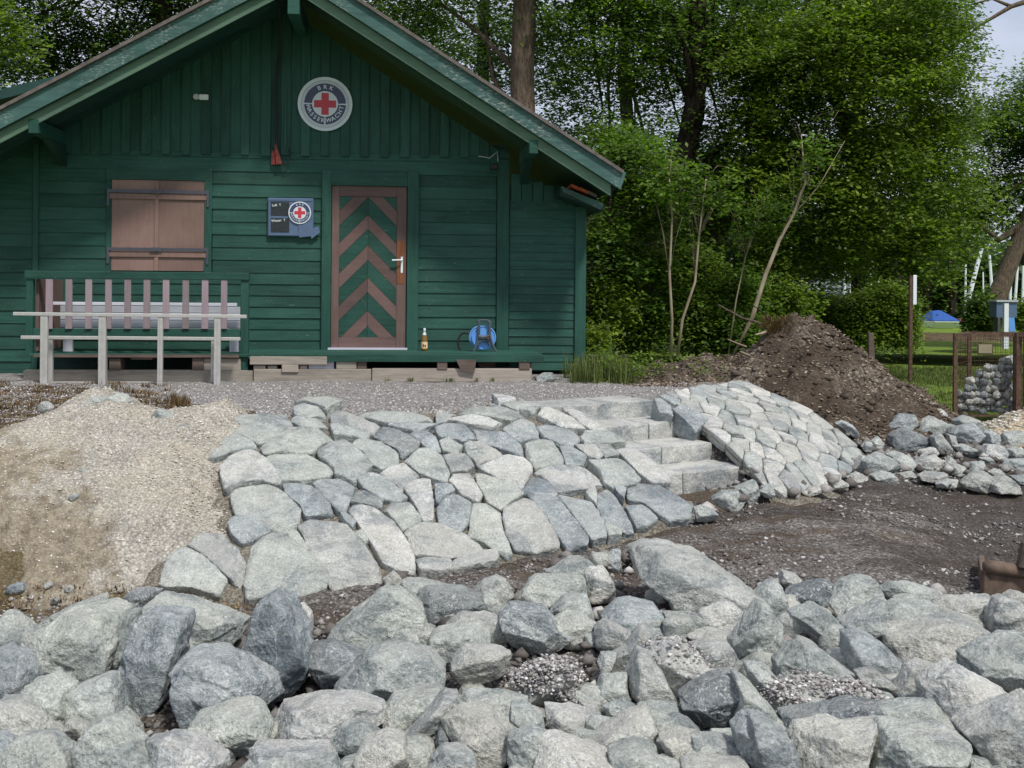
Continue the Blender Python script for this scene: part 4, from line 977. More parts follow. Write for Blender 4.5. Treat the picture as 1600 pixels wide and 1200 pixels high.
# ------------------------------------------------------------------ the green hut.  hut frame: x along the wall, y = -(metres in front of the wall), z up
ZD = W(580, 546)[1]                                           # deck level
def hthing(name, label, cat, u=0, v=0, z=0, group=None):
    t = thing(name, label, cat, hutw(u, v, z), PSI, group); t['_o'] = (u, v, z); return t
class HB(MB):
    "boxes in hut coordinates, v positive towards the camera"
    def hb(s, u0, u1, v0, v1, z0, z1): return s.box(min(u0, u1), max(u0, u1), -max(v0, v1), -min(v0, v1), min(z0, z1), max(z0, z1))
    def lap(s, u0, u1, z0, z1, vb, vt, w=0.0):
        "weatherboard: proud at its lower edge"
        j = lambda: rnd.uniform(-w, w)
        a, b = u0 + j(), u1 + j(); e = rnd.uniform(-.002, .002)
        return s.hexa([(a, -vb, z0 + e), (b, -vb, z0 - e), (b, 0, z0), (a, 0, z0), (a, -vt, z1), (b, -vt, z1), (b, 0, z1), (a, 0, z1)])
    def done(s, name, mat, th, parent=None, bevel=0, smooth=False):
        o = th['_o']; s.v = [(p[0] - o[0], p[1] + o[1], p[2] - o[2]) for p in s.v]
        return s.build(name, M[mat] if isinstance(mat, str) else mat, parent or th, bevel, smooth)
hut = hthing('boat_rescue_hut', 'dark green weatherboarded wooden hut with a steep gable and brown door', 'hut')
u_of = lambda px, py=400, off=0: W(px, py, off)[0]
z_of = lambda py, px=580, off=0: W(px, py, off)[1]
UL, UR = u_of(54), u_of(788); UE = u_of(914)
zb = ZD - .02
# backing walls (dark inside)
wall = HB().hb(UL - 3.2, UL, -.03, -.10, z_of(585), 2.9).hb(UL, UR, -.03, -.10, ZD - .25, 4.5 if False else 2.75).hb(UR, UE - .03, -.03, -.10, z_of(580), z_of(285)).hb(UE - .13, UE - .03, -.1, -4.2, z_of(580), z_of(300)).done('wall', 'dark_green', hut)
# gable backing as a prism
def soffit(u):   # underside line of the roof on the wall, in hut z
    aL, bL_ = W(82, 198), W(330, 70); aR, bR = W(464, 26), W(775, 232)
    zl = aL[1] + (u - aL[0]) * (bL_[1] - aL[1]) / (bL_[0] - aL[0]); zr = aR[1] + (u - aR[0]) * (bR[1] - aR[1]) / (bR[0] - aR[0])
    return min(zl, zr)
uA = u_of(455, 12)
g = HB(); poly = [(UL, 2.6), (UR, 2.6), (UR, soffit(UR) - .02), (uA, soffit(uA) - .03), (UL, soffit(UL) - .02)]
g.prism(poly, .03, .10).done('gable_wall', 'dark_green', hut)
# weatherboards of the main front
def boards(u0, u1, zlo, zhi, pitch, vb=.019, vt=.006, w=.0, mat='green_x', parent=None, name='weatherboard'):
    n = max(1, round((zhi - zlo) / pitch)); p = (zhi - zlo) / n
    for i in range(n):
        HB().lap(u0, u1, zlo + i * p + .002, zlo + (i + 1) * p + .006, vb + rnd.uniform(-.003, .003), vt, w).done(name, mat, hut, parent or wall)
z1 = z_of(550); z2 = z_of(272); z3 = z_of(237)
uw0, uw1 = u_of(167), u_of(331); ud0, ud1 = u_of(503), u_of(654)
zw0, zw1 = z_of(425, 245), z_of(281, 245)
P_ = z_of(400) - z_of(418.5)
boards(u_of(58), uw0, zw0 - .0, z2, P_, w=.006); boards(uw1, ud0 + .01, zw0, z2, P_, w=.012)
boards(u_of(58), ud0 + .01, z1, zw0, P_, w=.01); boards(ud1 - .01, u_of(775), z1, z2, P_, w=.004)
boards(u_of(56), u_of(790), z2, z3 + .05, P_, w=0)
# left lean-to and right extension
boards(UL - 2.6, u_of(51), z_of(585), z_of(238), z_of(400) - z_of(419), w=.0)
boards(u_of(796), u_of(898), z_of(578), z_of(316, 850), z_of(400) - z_of(413.6), vb=.018, w=.002)
for k in range(5):
    a, b = u_of(797 + k * 17), u_of(797 + (k + 1) * 17)
    zt = min(z_of(272 + k * 6, 800 + k * 17) , soffit(a) - .05); HB().hb(a + .004, b - .004, .004 + .008 * (k % 2), -.02, z_of(316, 850), zt).done('board', 'green_z', hut, wall)
# corner boards and posts
for a, b, y0, y1, v in ((52, 61, 585, 225, .035), (776, 795, 552, 245, .040), (898, 915, 570, 318, .045)):
    HB().hb(u_of(a), u_of(b), v, -.03, z_of(y0), z_of(y1)).done('corner_post', 'green_z', hut, bevel=.004)
# gable boards and battens
k = 0; px = 66.0
while px < 792:
    u0, u1 = u_of(px), u_of(px + 31)
    zt0, zt1 = soffit(max(u0, UL)), soffit(min(u1, UR)); ua, ub = max(u0, UL) + .002, min(u1, UR) - .002
    zbt = z_of(233 + px * .012, px)
    mid = []
    if ua < uA < ub: mid = [(uA, soffit(uA))]
    if zt0 > zbt + .05 or zt1 > zbt + .05:
        pl = [(ua, zbt), (ub, zbt), (ub, max(zt1, zbt + .03))] + mid + [(ua, max(zt0, zbt + .03))]
        HB().prism(pl, -.018, .028).done('gable_board', 'green_z', hut)
        wv = u_of(px + 14 + rnd.uniform(-1.5, 1.5)); zs = soffit(min(wv, UR)); zq = zbt - .034 - rnd.uniform(0, .012)
        HB().prism([(ua, zq), (wv, zq), (wv, max(zs, zq + .03)), (ua, max(zt0, zq + .03))], -.042, -.0185).done('gable_batten', 'green_z', hut)
    px += 31
# roof: two pitched slabs running back, fascia boards in two steps
OB = 1.05
Lp, Ap, Rp = W(0, 170, OB), W(457, -68, OB), W(970, 266, OB)
sL = (Ap[1] - W(326, 0, OB)[1]) / (Ap[0] - W(326, 0, OB)[0]); sR = (Rp[1] - W(561, 0, OB)[1]) / (Rp[0] - W(561, 0, OB)[0])
ap_u = Ap[0]; ap_z = Ap[1]; Lu = Lp[0] - 1.1
rt = lambda u: ap_z + (u - ap_u) * (sL if u < ap_u else sR)
def band(name, top, bot, v0, v1, mat, u0, u1, parent=None, cutR=0):
    pr = HB().prism([(u0, rt(u0) - bot), (u1, rt(u1) - bot), (u1 + cutR, rt(u1) - top), (u0, rt(u0) - top)], -v0, -v1); return pr.done(name, mat, hut, parent)
roof = HB(); 
for (a, b) in ((Lu, ap_u), (ap_u, Rp[0] - .03)):
    roof.prism([(a, rt(a) - .22), (b, rt(b) - .22), (b, rt(b) - .03), (a, rt(a) - .03)], -OB + .03, 6.5)
roof = roof.done('roof', 'dark_green', hut)
for (a, b) in ((Lu, ap_u), (ap_u, Rp[0] + .02)):
    HB().prism([(a, rt(a) - .028), (b, rt(b) - .028), (b, rt(b) + .012), (a, rt(a) + .012)], -OB - .035, 6.5).done('roof_covering', 'roofing', hut, roof)
band('fascia', .03, .215, OB + .0, OB - .028, 'barge', Lu, ap_u - .002, roof); band('fascia', .03, .215, OB + .0, OB - .028, 'barge', ap_u + .002, Rp[0], roof, .06)
band('lower_fascia', .20, .345, OB - .06, OB - .09, 'barge_light', Lu, ap_u - .002, roof); band('lower_fascia', .20, .345, OB - .06, OB - .09, 'barge_light', ap_u + .002, Rp[0] - .1, roof)
# soffit boards running across the overhang
for sgn, (a, b) in ((0, (Lu, ap_u)), (1, (ap_u, Rp[0] - .05))):
    for k in range(6):
        v0 = .0 + k * .158; HB().prism([(a, rt(a) - .245), (b, rt(b) - .245), (b, rt(b) - .222), (a, rt(a) - .222)], -v0 - .15, -v0).done('soffit_board', 'dark_green', hut, roof)
# rafter against the wall, purlin ends with brackets
for (cx0, cx1, cy0, cy1, off) in ((44, 60, 186, 208, 1.0), (827, 841, 219, 240, 1.0), (449, 468, -6, 22, .98)):
    a = W(cx0, cy1, off); b = W(cx1, cy0, off)
    HB().hb(a[0], b[0], off, -.03, a[1], b[1]).done('purlin', 'green_x', hut, roof, bevel=.006)
    if cy0 > 0: 
        s = .12; HB().hexa([(a[0] + .01, -.55, a[1] - .02), (b[0] - .01, -.55, a[1] - .02), (b[0] - .01, -.0, a[1] - .24), (a[0] + .01, -.0, a[1] - .24), (a[0] + .01, -.60, a[1] - .002), (b[0] - .01, -.60, a[1] - .002), (b[0] - .01, 0, a[1] - .002), (a[0] + .01, 0, a[1] - .002)]).done('bracket', 'dark_green', hut, roof)
# small lean-to roof on the right with clay tile edge
off = .42; a, b = W(876, 291, off), W(944, 318, off)
lr = HB().hexa([(a[0], -off, a[1] - .11), (b[0], -off, b[1] - .075), (b[0], 3.8, b[1] - .075), (a[0], 3.8, a[1] - .11), (a[0], -off, a[1] - .01), (b[0], -off, b[1] - .01), (b[0], 3.8, b[1] - .01), (a[0], 3.8, a[1] - .01)]).done('side_roof', 'dark_green', hut)
q0, q1 = W(877, 291, off + .03), W(943, 318, off + .03); q2 = W(939, 328, off + .03); q3 = W(880, 300, off + .03)
HB().prism([q3, q2, q1, q0], -off - .03, -off - .002).done('fascia', 'barge', hut, lr)
for k in range(3):
    ta = W(893 + k * 13, 292 + k * 5.2, off + .03); tb = W(906 + k * 13, 296.5 + k * 5.2, off + .03); th_ = .035
    HB().hexa([(ta[0], -off - .04, ta[1] + .0), (tb[0], -off - .04, tb[1] - .012), (tb[0], 0.4, tb[1] - .012), (ta[0], .4, ta[1]), (ta[0], -off - .04, ta[1] + th_), (tb[0], -off - .04, tb[1] + th_ - .012), (tb[0], .4, tb[1] + th_ - .012), (ta[0], .4, ta[1] + th_)]).done('tile', 'orange' if k < 2 else 'roofing', hut, lr)
# roof of the left lean-to behind the gable edge
la, lb_ = W(-60, 160, -.9), W(98, 116, -.9)
HB().prism([(la[0] - 2, la[1] - 2 * .26 - .12), (lb_[0], lb_[1] - .12), (lb_[0], lb_[1]), (la[0] - 2, la[1] - 2 * .26)], .9, 5).done('side_roof', 'dark_green', hut)

# door
dl, dr, dt, db = u_of(518), u_of(635), z_of(291), z_of(547)
for nm, (a, b, c_, d_) in (('a', (503, 517.5, 268, 550)), ('b', (636, 654, 268, 550)), ('c', (517.5, 636, 268, 291))):
    HB().hb(u_of(a), u_of(b), .052 if nm != 'c' else .05, -.03, z_of(d_), z_of(c_)).done('door_frame', 'green_z' if nm != 'c' else 'green_x', hut, bevel=.003)
dv = -.0
door = HB().hb(dl, dr, dv, dv - .03, db, dt).done('door', 'pink_z', hut)
si0, si1, pt, pb = u_of(530), u_of(619.5), z_of(308), z_of(527)
for (a, b, c_, d_, m_) in ((dl, si0, db, dt, 'pink_z'), (si1, dr, db, dt, 'pink_z'), (si0, si1, pt, dt, 'pink_x'), (si0, si1, db, pb, 'pink_x')):
    HB().hb(a + .001, b - .001, dv + .022, dv + .001, c_ + .001, d_ - .001).done('door_rail', m_, hut, door, bevel=.002)
um = (si0 + si1) / 2; hw = um - si0
mesh_edges = [308 - 40, 285, 308.5, 335.5, 358, 383.5, 407, 434, 457, 485.5, 510, 540]
cols = ['x', 'pink', 'green', 'pink', 'green', 'pink', 'green', 'pink', 'green', 'pink', 'green']
mesh_edges = [262, 285.5, 308.7, 336, 358, 383.5, 407, 434, 457, 485.7, 510, 560]
cols = ['green', 'pink', 'green', 'pink', 'green', 'pink', 'green', 'pink', 'green', 'pink', 'green']
cols = ['green', 'pink', 'green', 'pink', 'green', 'pink', 'green', 'pink', 'green', 'pink', 'green']
def clip(poly, ax, val, keep_less):
    out = []
    for i in range(len(poly)):
        p, q = poly[i], poly[(i + 1) % len(poly)]; ip = (p[ax] <= val) == keep_less; iq = (q[ax] <= val) == keep_less
        if ip: out.append(p)
        if ip != iq:
            t_ = (val - p[ax]) / (q[ax] - p[ax]); out.append((p[0] + (q[0] - p[0]) * t_, p[1] + (q[1] - p[1]) * t_))
    return out
for i in range(len(cols)):
    za, zc = z_of(mesh_edges[i]), z_of(mesh_edges[i + 1])
    for sg in (-1, 1):
        e = um + sg * hw; pl = [(um, za), (e, za - hw), (e, zc - hw), (um, zc)]
        g_ = .0025; pl = [(um + sg * .002, za - g_), (e, za - hw - g_), (e, zc - hw + g_), (um + sg * .002, zc + g_)]
        pl = clip(clip(pl, 1, pt - .002, True), 1, pb + .002, False)
        if len(pl) < 3: continue
        b_ = HB().prism(pl, -(dv + .014 + rnd.uniform(-.001, .002)), -(dv + .001)); b_.done('chevron_board', 'pink_x' if cols[i] == 'pink' else 'green_x', hut, door)
HB().hb(u_of(620.5), u_of(632), dv + .026, dv + .022, z_of(443), z_of(376)).done('lock_plate', 'bare', hut, door)
hx, hz = u_of(628), z_of(406)
hd = HB(); o_ = hut['_o']
hd.tube([(hx, -(dv + .02), hz), (hx, -(dv + .07), hz), (hx - .025, -(dv + .075), hz), (hx - .115, -(dv + .075), hz - .004)], .0095, 8); hd.hb(hx - .012, hx + .012, dv + .03, dv + .026, hz - .15, hz + .04)
hd.done('handle', 'white', hut, door)
HB().hb(dl - .03, dr + .02, .075, -.01, ZD + .0, ZD + .022).done('threshold', 'greywhite', hut)
# window shutters
w0, w1, wt_, wb_ = u_of(174), u_of(320), z_of(281.5, 245), z_of(423, 245); wm = u_of(246)
for (a, b) in ((uw0, w0), (w1, uw1)): HB().hb(a, b, .035, -.03, zw0 - .02, wt_ - .001).done('window_frame', 'green_z', hut)
HB().hb(uw0 - .004, uw1 + .004, .034, -.03, wt_, z2 + .004).done('window_frame', 'green_x', hut)
for (a, b) in ((w0 + .004, wm - .003), (wm + .003, w1 - .004)):
    sh = HB().hb(a, b, .020, -.02, wb_, wt_ - .004).done('shutter', 'shutter', hut)
    for (y0, y1) in ((303.5, 312), (393.5, 402)):
        HB().hb(a - (.04 if a < wm - .3 and a == w0 + .004 else 0) + .003, b - .003 + (.03 if b > wm + .2 else 0), .040, .0205, z_of(y1, 245), z_of(y0, 245)).done('shutter_rail', 'shutter', hut, sh, bevel=.002)
    for k in range(1, 3):
        x_ = a + (b - a) * k / 3; pass
HB().hb(wm - .028, wm + .018, .036, .021, wb_, wt_ - .01).done('cover_strip', 'shutter', hut)
for (y0, y1) in ((297.5, 302.5), (387.5, 392.5)):
    HB().hb(u_of(170), u_of(325), .052, .044, z_of(y1, 245), z_of(y0, 245)).hb(wm - .07, wm + .06, .062, .052, z_of(y1 + .5, 245), z_of(y0 - .5, 245)).done('security_bar', 'steel', hut)
    for x_ in (170, 325):
        c = (u_of(x_), 0, z_of((y0 + y1) / 2 + (12 if x_ > 200 else 0), 245)); q = HB(); q.hb(c[0] - .012, c[0] + .012, .05, .03, z_of(y1 + 20, 245), z_of(y0 - 1, 245)); q.done('bar_hook', 'steel', hut)

# ------------------------------------------------------------------ signs and fittings on the wall
def text_mesh(ch, size, depth=.002):
    cu = bpy.data.curves.new('txt', 'FONT'); cu.body = ch; cu.size = size; cu.align_x = 'CENTER'; cu.align_y = 'CENTER'; cu.extrude = depth; cu.offset = size * .018
    o = bpy.data.objects.new('txt', cu); COL.objects.link(o); dg = bpy.context.evaluated_depsgraph_get(); me = bpy.data.meshes.new_from_object(o.evaluated_get(dg)); bpy.data.objects.remove(o); return me
def emblem(th, cu_, cz, R_, v, par=None, rings=True):
    "round emblem: white disc, navy ring in three sectors, red cross, lettering; drawn in the u-z plane at v"
    o = th['_o']; par = par or th
    def disc(name, r0, r1, vv, mat, a0=0, a1=360, n=64, th_=.002):
        b = HB(); k = max(2, int(n * (a1 - a0) / 360)); full = a1 - a0 >= 360
        for i in range(k):
            t0, t1 = math.radians(a0 + (a1 - a0) * i / k), math.radians(a0 + (a1 - a0) * (i + 1) / k)
            P4 = [(cu_ + r0 * math.cos(t0), cz + r0 * math.sin(t0)), (cu_ + r1 * math.cos(t0), cz + r1 * math.sin(t0)), (cu_ + r1 * math.cos(t1), cz + r1 * math.sin(t1)), (cu_ + r0 * math.cos(t1), cz + r0 * math.sin(t1))]
            if r0 == 0: P4 = P4[1:3] + [(cu_, cz)]
            b.prism(P4, -vv - th_, -vv)
        return b.done(name, mat, th, par)
    e = .0012
    disc('disc', 0, R_, v, 'signwhite', th_=.006)
    v0 = v + .006
    if rings:
        for rr in (.80, .845, .875): disc('rope_border', R_ * rr, R_ * (rr + .008), v0, 'steel', th_=e)
    g = 2.0; RO = .765 if rings else .90; RI = .475 if rings else .58
    disc('emblem_ring', R_ * RI, R_ * RO, v0, 'signnavy', 0 + g, 180 - g, th_=e); disc('emblem_ring', R_ * RI, R_ * RO, v0, 'signnavy', 180 + g, 270 - g, th_=e); disc('emblem_ring', R_ * RI, R_ * RO, v0, 'signnavy', 270 + g, 360 - g, th_=e)
    a_, w_ = R_ * .405, R_ * .135
    if not rings: a_, w_ = R_ * .48, R_ * .15
    HB().prism([(cu_ - w_, cz - a_), (cu_ + w_, cz - a_), (cu_ + w_, cz - w_), (cu_ + a_, cz - w_), (cu_ + a_, cz + w_), (cu_ + w_, cz + w_), (cu_ + w_, cz + a_), (cu_ - w_, cz + a_), (cu_ - w_, cz + w_), (cu_ - a_, cz + w_), (cu_ - a_, cz - w_), (cu_ - w_, cz - w_)], -v0 - e, -v0).done('cross', 'signred', th, par)
    rm = R_ * (RI + RO) / 2; sz = R_ * .21
    L = []
    for ch, an in zip('BRK', (111, 90, 69)): L.append((ch, an, an - 90))
    for i, ch in enumerate('WASSER'): an = 191 + i * (262 - 191) / 5; L.append((ch, an, an + 90))
    for i, ch in enumerate('WACHT'): an = 283 + i * (348 - 283) / 4; L.append((ch, an, an + 90))
    for ch, an, rot in L:
        mt = text_mesh(ch, sz, .0006); t_ = math.radians(an)
        Lm = Matrix.Translation((cu_ + rm * math.cos(t_) - o[0], -(v0 + e + .0012) + o[1], cz + rm * math.sin(t_) - o[2])) @ Matrix.Rotation(math.radians(90), 4, 'X') @ Matrix.Rotation(math.radians(rot), 4, 'Z')
        mt.transform(Lm); link('letter', mt, M['signwhite'], par)
sc0 = W(508, 162.5, .05); Rg = (u_of(551, 163, .05) - u_of(465.5, 163, .05)) / 2
sg = hthing('round_sign', 'round white sign with a red cross high on the green gable', 'sign', sc0[0], .05, sc0[1])
emblem(sg, sc0[0], sc0[1], Rg, .048)
# information board with the small emblem and the arrow
b0, b1 = W(418, 369, .05), W(490, 310, .05)
ib = hthing('information_board', 'slate blue board with two dark panels and an arrow, left of the door', 'sign', b0[0], .05, b0[1])
bb = HB().hb(b0[0], b1[0], .055, .028, b0[1], b1[1]).done('board', 'boardblue', ib, bevel=.008)
for (y0, y1) in ((316, 337), (341, 363)):
    a = W(423, y1, .055); b = W(452, y0, .055); HB().hb(a[0], b[0], .0575, .0552, a[1], b[1]).done('panel', 'chalk', ib)
fr = HB(); 
for (x0, x1, y0, y1) in ((419.5, 488.5, 311.5, 313.5), (419.5, 488.5, 365.5, 367.5), (419.5, 421.5, 313.5, 365.5), (486.5, 488.5, 313.5, 365.5)):
    a = W(x0, y1, .055); b = W(x1, y0, .055); fr.hb(a[0], b[0], .062, .0552, a[1], b[1])
fr.done('rim', 'boardblue', ib)
for txt, x_, y_ in (('Luft  T', 429, 320.5), ('Wasser  T', 432, 344.5)):
    mt = text_mesh(txt, .038, .0005); p_ = W(x_ + 3, y_, .06); o = ib['_o']
    mt.transform(Matrix.Translation((p_[0] - o[0], -.0585 + o[1], p_[1] - o[2])) @ Matrix.Rotation(math.radians(90), 4, 'X') @ Matrix.Rotation(math.radians(4), 4, 'Z')); link('lettering', mt, M['signwhite'], ib)
e0 = W(468.5, 332.5, .06); emblem(ib, e0[0], e0[1], (u_of(486.5, 332, .06) - u_of(451, 332, .06)) / 2, .066, rings=False)
ar = [W(x, y, .06) for x, y in ((466, 349), (489, 347), (489, 358), (492, 355), (498, 354), (500, 363), (487, 373), (485.5, 369), (467.5, 371))]
HB().prism(ar, -.064, -.0575).done('arrow', 'boardblue', ib)
# small lamp on the gable, floodlight, cable, junction box
a, b = W(303, 156, .05), W(326, 148, .05)
lm = hthing('wall_lamp', 'small white wall lamp on the left half of the green gable', 'lamp', a[0], .05, a[1])
HB().hb(a[0] + .06, b[0], .075, .045, a[1], b[1]).done('lamp_body', 'white', lm, bevel=.006)
q = HB(); zc_ = (a[1] + b[1]) / 2; q.lathe([(.028, 0), (.034, .02), (.034, .05)], (a[0] + .03, -.03, zc_), 14, 'y'); q.done('lamp_head', 'alu', lm)
a, b = W(75, 231, .3), W(81, 219, .3)
fl_ = hthing('floodlight', 'small white floodlight under the left eave of the hut', 'lamp', a[0], .3, a[1])
HB().hb(a[0], b[0] + .01, .33, .25, a[1], b[1]).done('housing', 'white', fl_, bevel=.008); HB().tube([((a[0] + b[0]) / 2, -.25, b[1] - .03), ((a[0] + b[0]) / 2, -.02, b[1] + .03)], .012, 6).done('arm', 'steel', fl_)
HB().tube([(a[0] + .05, -.2, a[1]), (a[0] + .1, -.12, a[1] - .1), (a[0] - .03, -.05, a[1] - .16)], .008, 5).done('cable', 'black', fl_)
a = W(772, 243, .4)
f2 = hthing('floodlight', 'small dark lamp on a bent wire under the right eave of the hut', 'lamp', a[0], .4, a[1])
p1, p2, p3, p4_ = W(748, 244, .3), W(765, 247, .3), W(777, 237, .3), W(778, 252, .3); p5 = W(765, 265, .3)
HB().tube([(p1[0], -.3, p1[1]), (p2[0], -.3, p2[1]), (p3[0], -.3, p3[1]), (p4_[0], -.3, p4_[1])], .006, 5).done('wire', 'greywhite', f2)
HB().hb(p5[0], p5[0] + .10, .34, .24, p5[1], p5[1] + .07).hb(p5[0] + .03, p5[0] + .05, .24, .03, p5[1] + .03, p5[1] + .05).done('housing', 'black', f2, bevel=.01)
pts = [W(x, y, .06) for x, y in ((446, 24), (444, 60), (434, 100), (431, 150), (432, 200), (433, 240))]
cb = hthing('power_cable', 'dark power cable hanging down the gable to a rust red plate', 'cable', pts[0][0], .06, pts[0][1])
HB().tube([(p[0], -(.75 if i == 0 else .35 if i == 1 else .07), p[1]) for i, p in enumerate(pts)], .014, 7).done('cable', 'black', cb)
a, b = W(424, 257, .06), W(434, 236, .06); HB().hb(a[0], b[0], .065, .04, a[1], b[1]).hexa([(b[0] - .01, -.09, a[1]), (b[0] + .055, -.09, a[1] + .01), (b[0] + .055, -.05, a[1] + .01), (b[0] - .01, -.05, a[1]), (b[0] - .035, -.09, b[1] + .08), (b[0] - .02, -.09, b[1] + .08), (b[0] - .02, -.05, b[1] + .08), (b[0] - .035, -.05, b[1] + .08)]).done('plate', 'rustred', cb)
HB().tube([(b[0] + .05, -.07, a[1] + .02), (b[0] + .1, -.09, a[1] + .0), (b[0] + .14, -.08, a[1] + .06), (b[0] + .13, -.06, b[1] + .04)], .008, 6).done('loop', 'black', cb)
a, b = W(446, 230, .05), W(446, 122, .05); HB().hb(a[0] - .008, a[0] + .008, .06, .045, a[1], b[1]).done('conduit', 'green_z', cb)

# ------------------------------------------------------------------ deck on blocks and beams
DV = .95
dk = hthing('wooden_deck', 'low green wooden deck on old timber beams along the hut front', 'deck', u_of(440, 560, DV), .5, 0)
du0, du1 = u_of(46, 555, DV), u_of(850, 555, DV)
for k in range(6):
    v0, v1 = k * .16, k * .16 + .155
    HB().hb(du0, du1 - .02 * (k % 2), v0 + .005, v1, ZD - .035, ZD - rnd.uniform(0, .003)).done('plank', 'green_x', dk, bevel=.003)
zf = W(500, 546, DV)[1]
f0 = W(40, 556, DV)[1]
HB().hb(u_of(495, 550, DV), du1, DV + .03, DV + .002, ZD - .085, ZD - .002).done('front_board', 'green_x', dk, bevel=.003)
HB().hb(u_of(388, 550, DV), u_of(494, 550, DV), DV + .03, DV + .002, ZD - .05, ZD - .002).done('front_board', 'green_x', dk, bevel=.003)
HB().hb(u_of(54, 550, DV), u_of(374, 550, DV), DV + .028, DV + .002, ZD - .04, ZD - .012).done('front_board', 'raw_dark', dk)
def fr_box(x0, x1, y0, y1, off, dep, mat, name, bev=.006):
    a, b = W(x0, y1, off), W(x1, y0, off); return HB().hb(a[0], b[0], off, off - dep, a[1], b[1]).done(name, mat, dk, bevel=bev)
fr_box(36, 395, 579, 601, DV, .2, 'raw', 'beam'); fr_box(396, 580, 577, 598, DV + .02, .2, 'raw', 'beam'); fr_box(581, 831, 576, 597, DV + .01, .2, 'raw', 'beam')
fr_box(390, 511, 557, 570, DV + .035, .08, 'raw', 'timber'); fr_box(396, 415, 571, 578, DV, .2, 'raw', 'block'); fr_box(418, 433, 571, 579, DV, .2, 'raw', 'block'); fr_box(440, 466, 570, 582, DV + .04, .2, 'raw', 'block'); fr_box(468, 480, 571, 577, DV, .2, 'raw', 'block'); fr_box(482, 522, 563, 577, DV - .02, .2, 'greywhite', 'block')
fr_box(525, 557, 558, 577, DV + .01, .25, 'raw', 'block'); fr_box(558, 573, 558, 578, DV + .0, .2, 'raw_dark', 'block'); fr_box(683, 699, 558, 578, DV + .02, .2, 'raw_dark', 'block'); fr_box(676, 684, 558, 566, DV + .0, .2, 'raw_dark', 'block')
fr_box(811, 828, 557, 578, DV + .02, .25, 'raw_dark', 'block'); fr_box(823, 832, 568, 578, DV - .1, .2, 'raw', 'block')
fr_box(170, 188, 560, 580, DV, .2, 'raw_dark', 'block'); fr_box(204, 238, 556, 562, DV, .2, 'raw_dark', 'block'); fr_box(300, 318, 559, 579, DV, .2, 'raw_dark', 'block'); fr_box(318, 376, 560, 579, DV - .01, .2, 'raw', 'timber')
for (x0, x1) in ((711, 742), (743, 776)):     # stone footing hanging in the gap
    pl = [W(x, y, DV - .2) for x, y in ((x0, 560), (x1, 560), (x1 - 3, 577 if x0 > 740 else 580), (x0 + 8, 577))]
    HB().prism(pl, -DV - .05 if x0 < 740 else -DV + .2, -DV + .45).done('footing', 'raw_dark', dk)
# near-black sheet closing the space under the hut, shade put into its colour
HB().hb(du0 - 2, UE - .05, -.14, -.2, -.05, ZD - .03).done('underfloor_shade_sheet', 'void', hut)
# ------------------------------------------------------------------ railing with ten mauve slats
RV = DV - .03
rl_ = hthing('railing', 'green deck railing with ten mauve vertical slats in front of the shutters', 'railing', u_of(45, 550, RV), RV, ZD)
def rb(x0, x1, y0, y1, off, dep, mat, name, th=None, bev=.004, par=None):
    xm = (x0 + x1) / 2; ym = (y0 + y1) / 2
    a0, b0_ = W(x0, ym, off)[0], W(x1, ym, off)[0]; z0_, z1_ = W(xm, y1, off)[1], W(xm, y0, off)[1]
    return HB().hb(a0, b0_, off, off - dep, z0_, z1_).done(name, mat, th, par, bevel=bev)
rb(38, 389, 424.5, 436, RV + .02, .09, 'green_x', 'top_rail', rl_); rb(40, 51, 436, 555, RV, .07, 'green_z', 'post', rl_); rb(375.5, 388, 436, 588, RV + .0, .07, 'green_z', 'post', rl_)
rb(51, 375.5, 513.5, 526, RV - .01, .03, 'green_x', 'bottom_rail', rl_)
for x0, x1 in ((71, 82), (102, 112.5), (133, 143.3), (164, 174), (194, 204.3), (224, 234.4), (254, 264.2), (284.8, 295), (315, 325.2), (345, 354.8)):
    rb(x0, x1, 436, 514, RV + .012, .02, 'slat', 'slat', rl_, .002)
a = u_of(52, 500, RV)
HB().hb(a, a + .03, RV - .08, .06, ZD + .02, W(60, 436, RV)[1]).done('side_panel', 'pink_z', rl_)
HB().hb(a - .03, a + .06, .06, .0, ZD, W(60, 436, RV)[1]).done('post', 'green_z', rl_)
# bench behind it
BV = .55
bn = hthing('bench', 'pale grey wooden bench standing behind the mauve slats', 'bench', u_of(100, 540, BV), BV - .2, ZD)
for (y0, y1, dx) in ((478.5, 488.5, 0), (489.3, 500, 0), (500.8, 512, 0)): rb(94 + dx, 375, y0, y1, BV - .0, .025, 'greywhite', 'back_slat', bn, .003)
rb(68, 370, 472.5, 477.5, BV - .03, .03, 'greywhite', 'back_slat', bn)
for k in range(3):
    z_ = W(200, 516, BV)[1]; HB().hb(u_of(94, 500, BV), u_of(375, 500, BV), BV - .04 - k * .12, BV - .15 - k * .12, z_ - .02, z_ + .008).done('seat_slat', 'greywhite', bn)
for x0, x1 in ((98, 113), (358.5, 372)):
    rb(x0, x1, 512, 551, BV - .01, .05, 'greywhite', 'leg', bn); rb(x0, x1, 512, 549, BV - .36, .05, 'greywhite', 'leg', bn)
